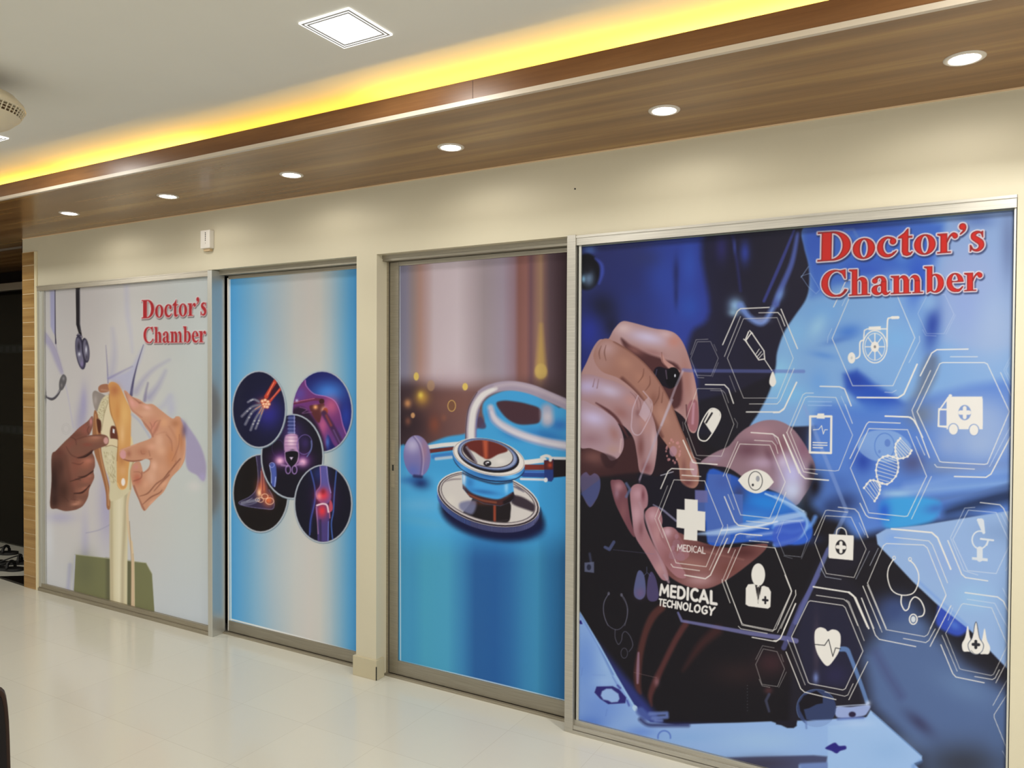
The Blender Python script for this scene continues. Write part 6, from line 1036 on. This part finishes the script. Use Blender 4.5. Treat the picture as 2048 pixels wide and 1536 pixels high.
# ------------------------------------------------------------------ dark entrance at far left
struct(MB().box(XL, -5.701, .95, 1.0, 0, HS), 'wall_entrance', mat('dark brown lobby wall', (18, 12, 10), .6, spec=.1))
struct(MB().box(-5.701, -5.69, .2, .95, 0, HS), 'trim_4', M_dark)
gd = empty('dark_glass_door', (-6.8, .62, 0), 'dark glass entrance door with a shiny head rail left of the tiled column', 'entrance door')
MB().box(-8.9, -5.71, .630, .645, .02, 2.2).build('glass', mat('smoked glass', (10, 7, 6), .3, spec=.08), gd)
MB().box(-8.9, -5.71, .60, .66, 2.235, 2.30, .004).build('head_rail', mat('steel rail', (150, 142, 134), .3, .8), gd)
MB().box(-5.80, -5.71, .60, .66, 0, 2.235, .003).build('jamb', mat('dark steel', (44, 42, 42), .3, .6), gd)
for z in (.985, 1.69):
    vz = MB().box(-7.6, -6.0, .6235, .629, z, z + .075)
    v = vz.build('letter_grille', mat('grille plate', (30, 31, 28), .6, spec=.1), gd)
    for i in range(14): MB().box(-7.5 + i * .105, -7.5 + i * .105 + .06, .6225, .6236, z + .014, z + .06).build('slot', M_gap, v)
tag(MB().box(-9.0, -5.75, .02, .028, 2.415, 2.43).build('ceiling_strip', mat('grey strip', (96, 88, 80), .4), origin=(-7.3, .024, 2.42)), 'thin grey strip below the dark soffit left of the tiled column', 'trim strip')
# base block and sandals on the floor by the entrance
tag(MB().prism([(-6.09, .02), (-5.712, .0), (-5.712, .30)], 'z', 0, .014).build('entrance_slab', M_dark, origin=(-5.85, .08, 0)), 'dark glossy triangular slab on the floor at the foot of the tiled column', 'slab')
def sandal(x, y, a, label):
    r = empty('sandal', (x, y, 0), label, 'sandal', 'black sandals by the entrance'); r.rotation_euler[2] = 0
    c, s_ = math.cos(a), math.sin(a)
    def T(u, v): return (x + u * c - v * s_, y + u * s_ + v * c)
    out = [T(*q) for q in smooth([(-.13, -.03), (-.09, -.042), (0, -.036), (.08, -.048), (.13, -.02), (.13, .02), (.07, .04), (-.02, .032), (-.10, .036), (-.135, .0)], True, 4)]
    MB().prism(out, 'z', 0, .022).build('sole', M_black, r)
    P = []
    for i in range(9):
        t = math.pi * i / 8; u, v = T(.035, .044 * math.cos(t)); P.append((u, v, .015 + .055 * math.sin(t)))
    MB().tube(P, [.012] * 9, 8).build('strap', M_black, r, True)
    P = []
    for i in range(7):
        t = i / 6; u, v = T(.035 - .14 * t, .0 + .03 * math.sin(t * 3.1)); P.append((u, v, .07 - .048 * t))
    MB().tube(P, .006, 6).build('toe_strap', M_black, r, True)
sp = [(-6.86, .42, .5), (-6.42, .30, .8), (-6.28, .17, .4), (-6.62, .16, 1.0)]
sl = ['black sandal on the floor by the dark entrance, farthest to the left', 'black strapped sandal beside the dark entrance door jamb', 'black sandal nearest to the tiled column on the pale floor', 'black sandal in front of the others at the left picture edge']
for q, l in zip(sp, sl): sandal(q[0], q[1], q[2], l)

# ------------------------------------------------------------------ ceiling fan housing, upper left (cut by the picture edge)
fc = (-3.085, -1.545, 2.482); M_fan = mat('cream fan plastic', (212, 200, 172), .4)
fan = empty('ceiling_fan', (fc[0], fc[1], HC), 'cream round ceiling fan housing with slotted rim at the upper left edge', 'fan')
MB().lathe([(.02, .082), (.10, .080), (.155, .066), (.180, .040), (.186, .022), (.180, .018), (.16, .020)], fc, 72).build('top_cover', M_fan, fan, True)
MB().lathe([(.158, .022), (.152, -.002)], fc, 72).build('slot_backing', mat('slot shadow brown', (120, 96, 66), .7), fan, True)
rb = MB()
for k in range(56):
    t = 2 * math.pi * k / 56; rb.tube([(fc[0] + .181 * math.cos(t), fc[1] + .181 * math.sin(t), fc[2] + .020), (fc[0] + .166 * math.cos(t), fc[1] + .166 * math.sin(t), fc[2] - .008)], .0026, 5)
for h, rr in ((.010, .1765), (.001, .1715)): rb.tube([(fc[0] + rr * math.cos(2 * math.pi * k / 48), fc[1] + rr * math.sin(2 * math.pi * k / 48), fc[2] + h) for k in range(49)], .0016, 5)
rb.build('vent_rim', M_fan, fan)
MB().lathe([(.169, -.008), (.160, -.016), (.14, -.035), (.10, -.056), (.05, -.066), (.001, -.068)], fc, 72).build('lower_bowl', M_fan, fan, True)
MB().lathe([(.035, 0), (.035, -.012), (.014, -.02), (.014, -.06)], (fc[0], fc[1], HC), 32).build('downrod', M_fan, fan, True)

# ------------------------------------------------------------------ dark chair whose back just enters at the lower left
M_ch = mat('dark chair vinyl', (20, 16, 16), .5, spec=.15); M_che = mat('brown chair edge', (48, 32, 24), .5, spec=.2)
cx, cy = -1.634, -2.139
u = Vector((-.44, -.90, 0)).normalized(); n_ = Vector((-.90, .44, 0)).normalized()     # along the back, away from the camera
ch = empty('waiting_chair', (cx + u.x * .24, cy + u.y * .24, 0), 'dark waiting chair, only its back edge visible at the lower left corner', 'chair')
def cp(a, b, z): return (cx + u.x * a + n_.x * b, cy + u.y * a + n_.y * b, z)
def slab(outline, t0, t1, vertical=True, z0=0):
    m = MB()
    if vertical: A_ = [m.bm.verts.new(cp(a, t0, z)) for a, z in outline]; B_ = [m.bm.verts.new(cp(a, t1, z)) for a, z in outline]
    else: A_ = [m.bm.verts.new(cp(a, b, t0)) for a, b in outline]; B_ = [m.bm.verts.new(cp(a, b, t1)) for a, b in outline]
    N = len(outline); m.bm.faces.new(A_); m.bm.faces.new(B_[::-1])
    for i in range(N): m.bm.faces.new((A_[i], B_[i], B_[(i + 1) % N], A_[(i + 1) % N]))
    return m
slab(smooth([(-.008, .48), (-.002, .70), (.003, .86), (.018, .902), (.07, .912), (.38, .905), (.45, .895), (.476, .84), (.484, .70), (.49, .48)], True, 4), 0, .035).build('backrest', M_ch, ch)
slab(smooth([(-.014, .47), (-.008, .70), (-.003, .865), (.014, .909), (.07, .919), (.38, .912), (.452, .902), (.480, .85), (.488, .70), (.494, .47)], True, 4), .006, .026).build('back_edge', M_che, ch)
slab(smooth([(.0, .03), (.0, .40), (.04, .46), (.44, .46), (.48, .40), (.48, .03), (.42, -.01), (.06, -.01)], True, 4), .42, .48, False).build('seat', M_ch, ch)
for a, b in ((.04, .02), (.44, .02), (.04, .42), (.44, .42)):
    MB().tube([cp(a, b, .425), cp(a, b + (.03 if b > .2 else -.03), 0)], .012, 10).build('leg', mat('black steel leg', (18, 18, 18), .35, .5), ch, True)
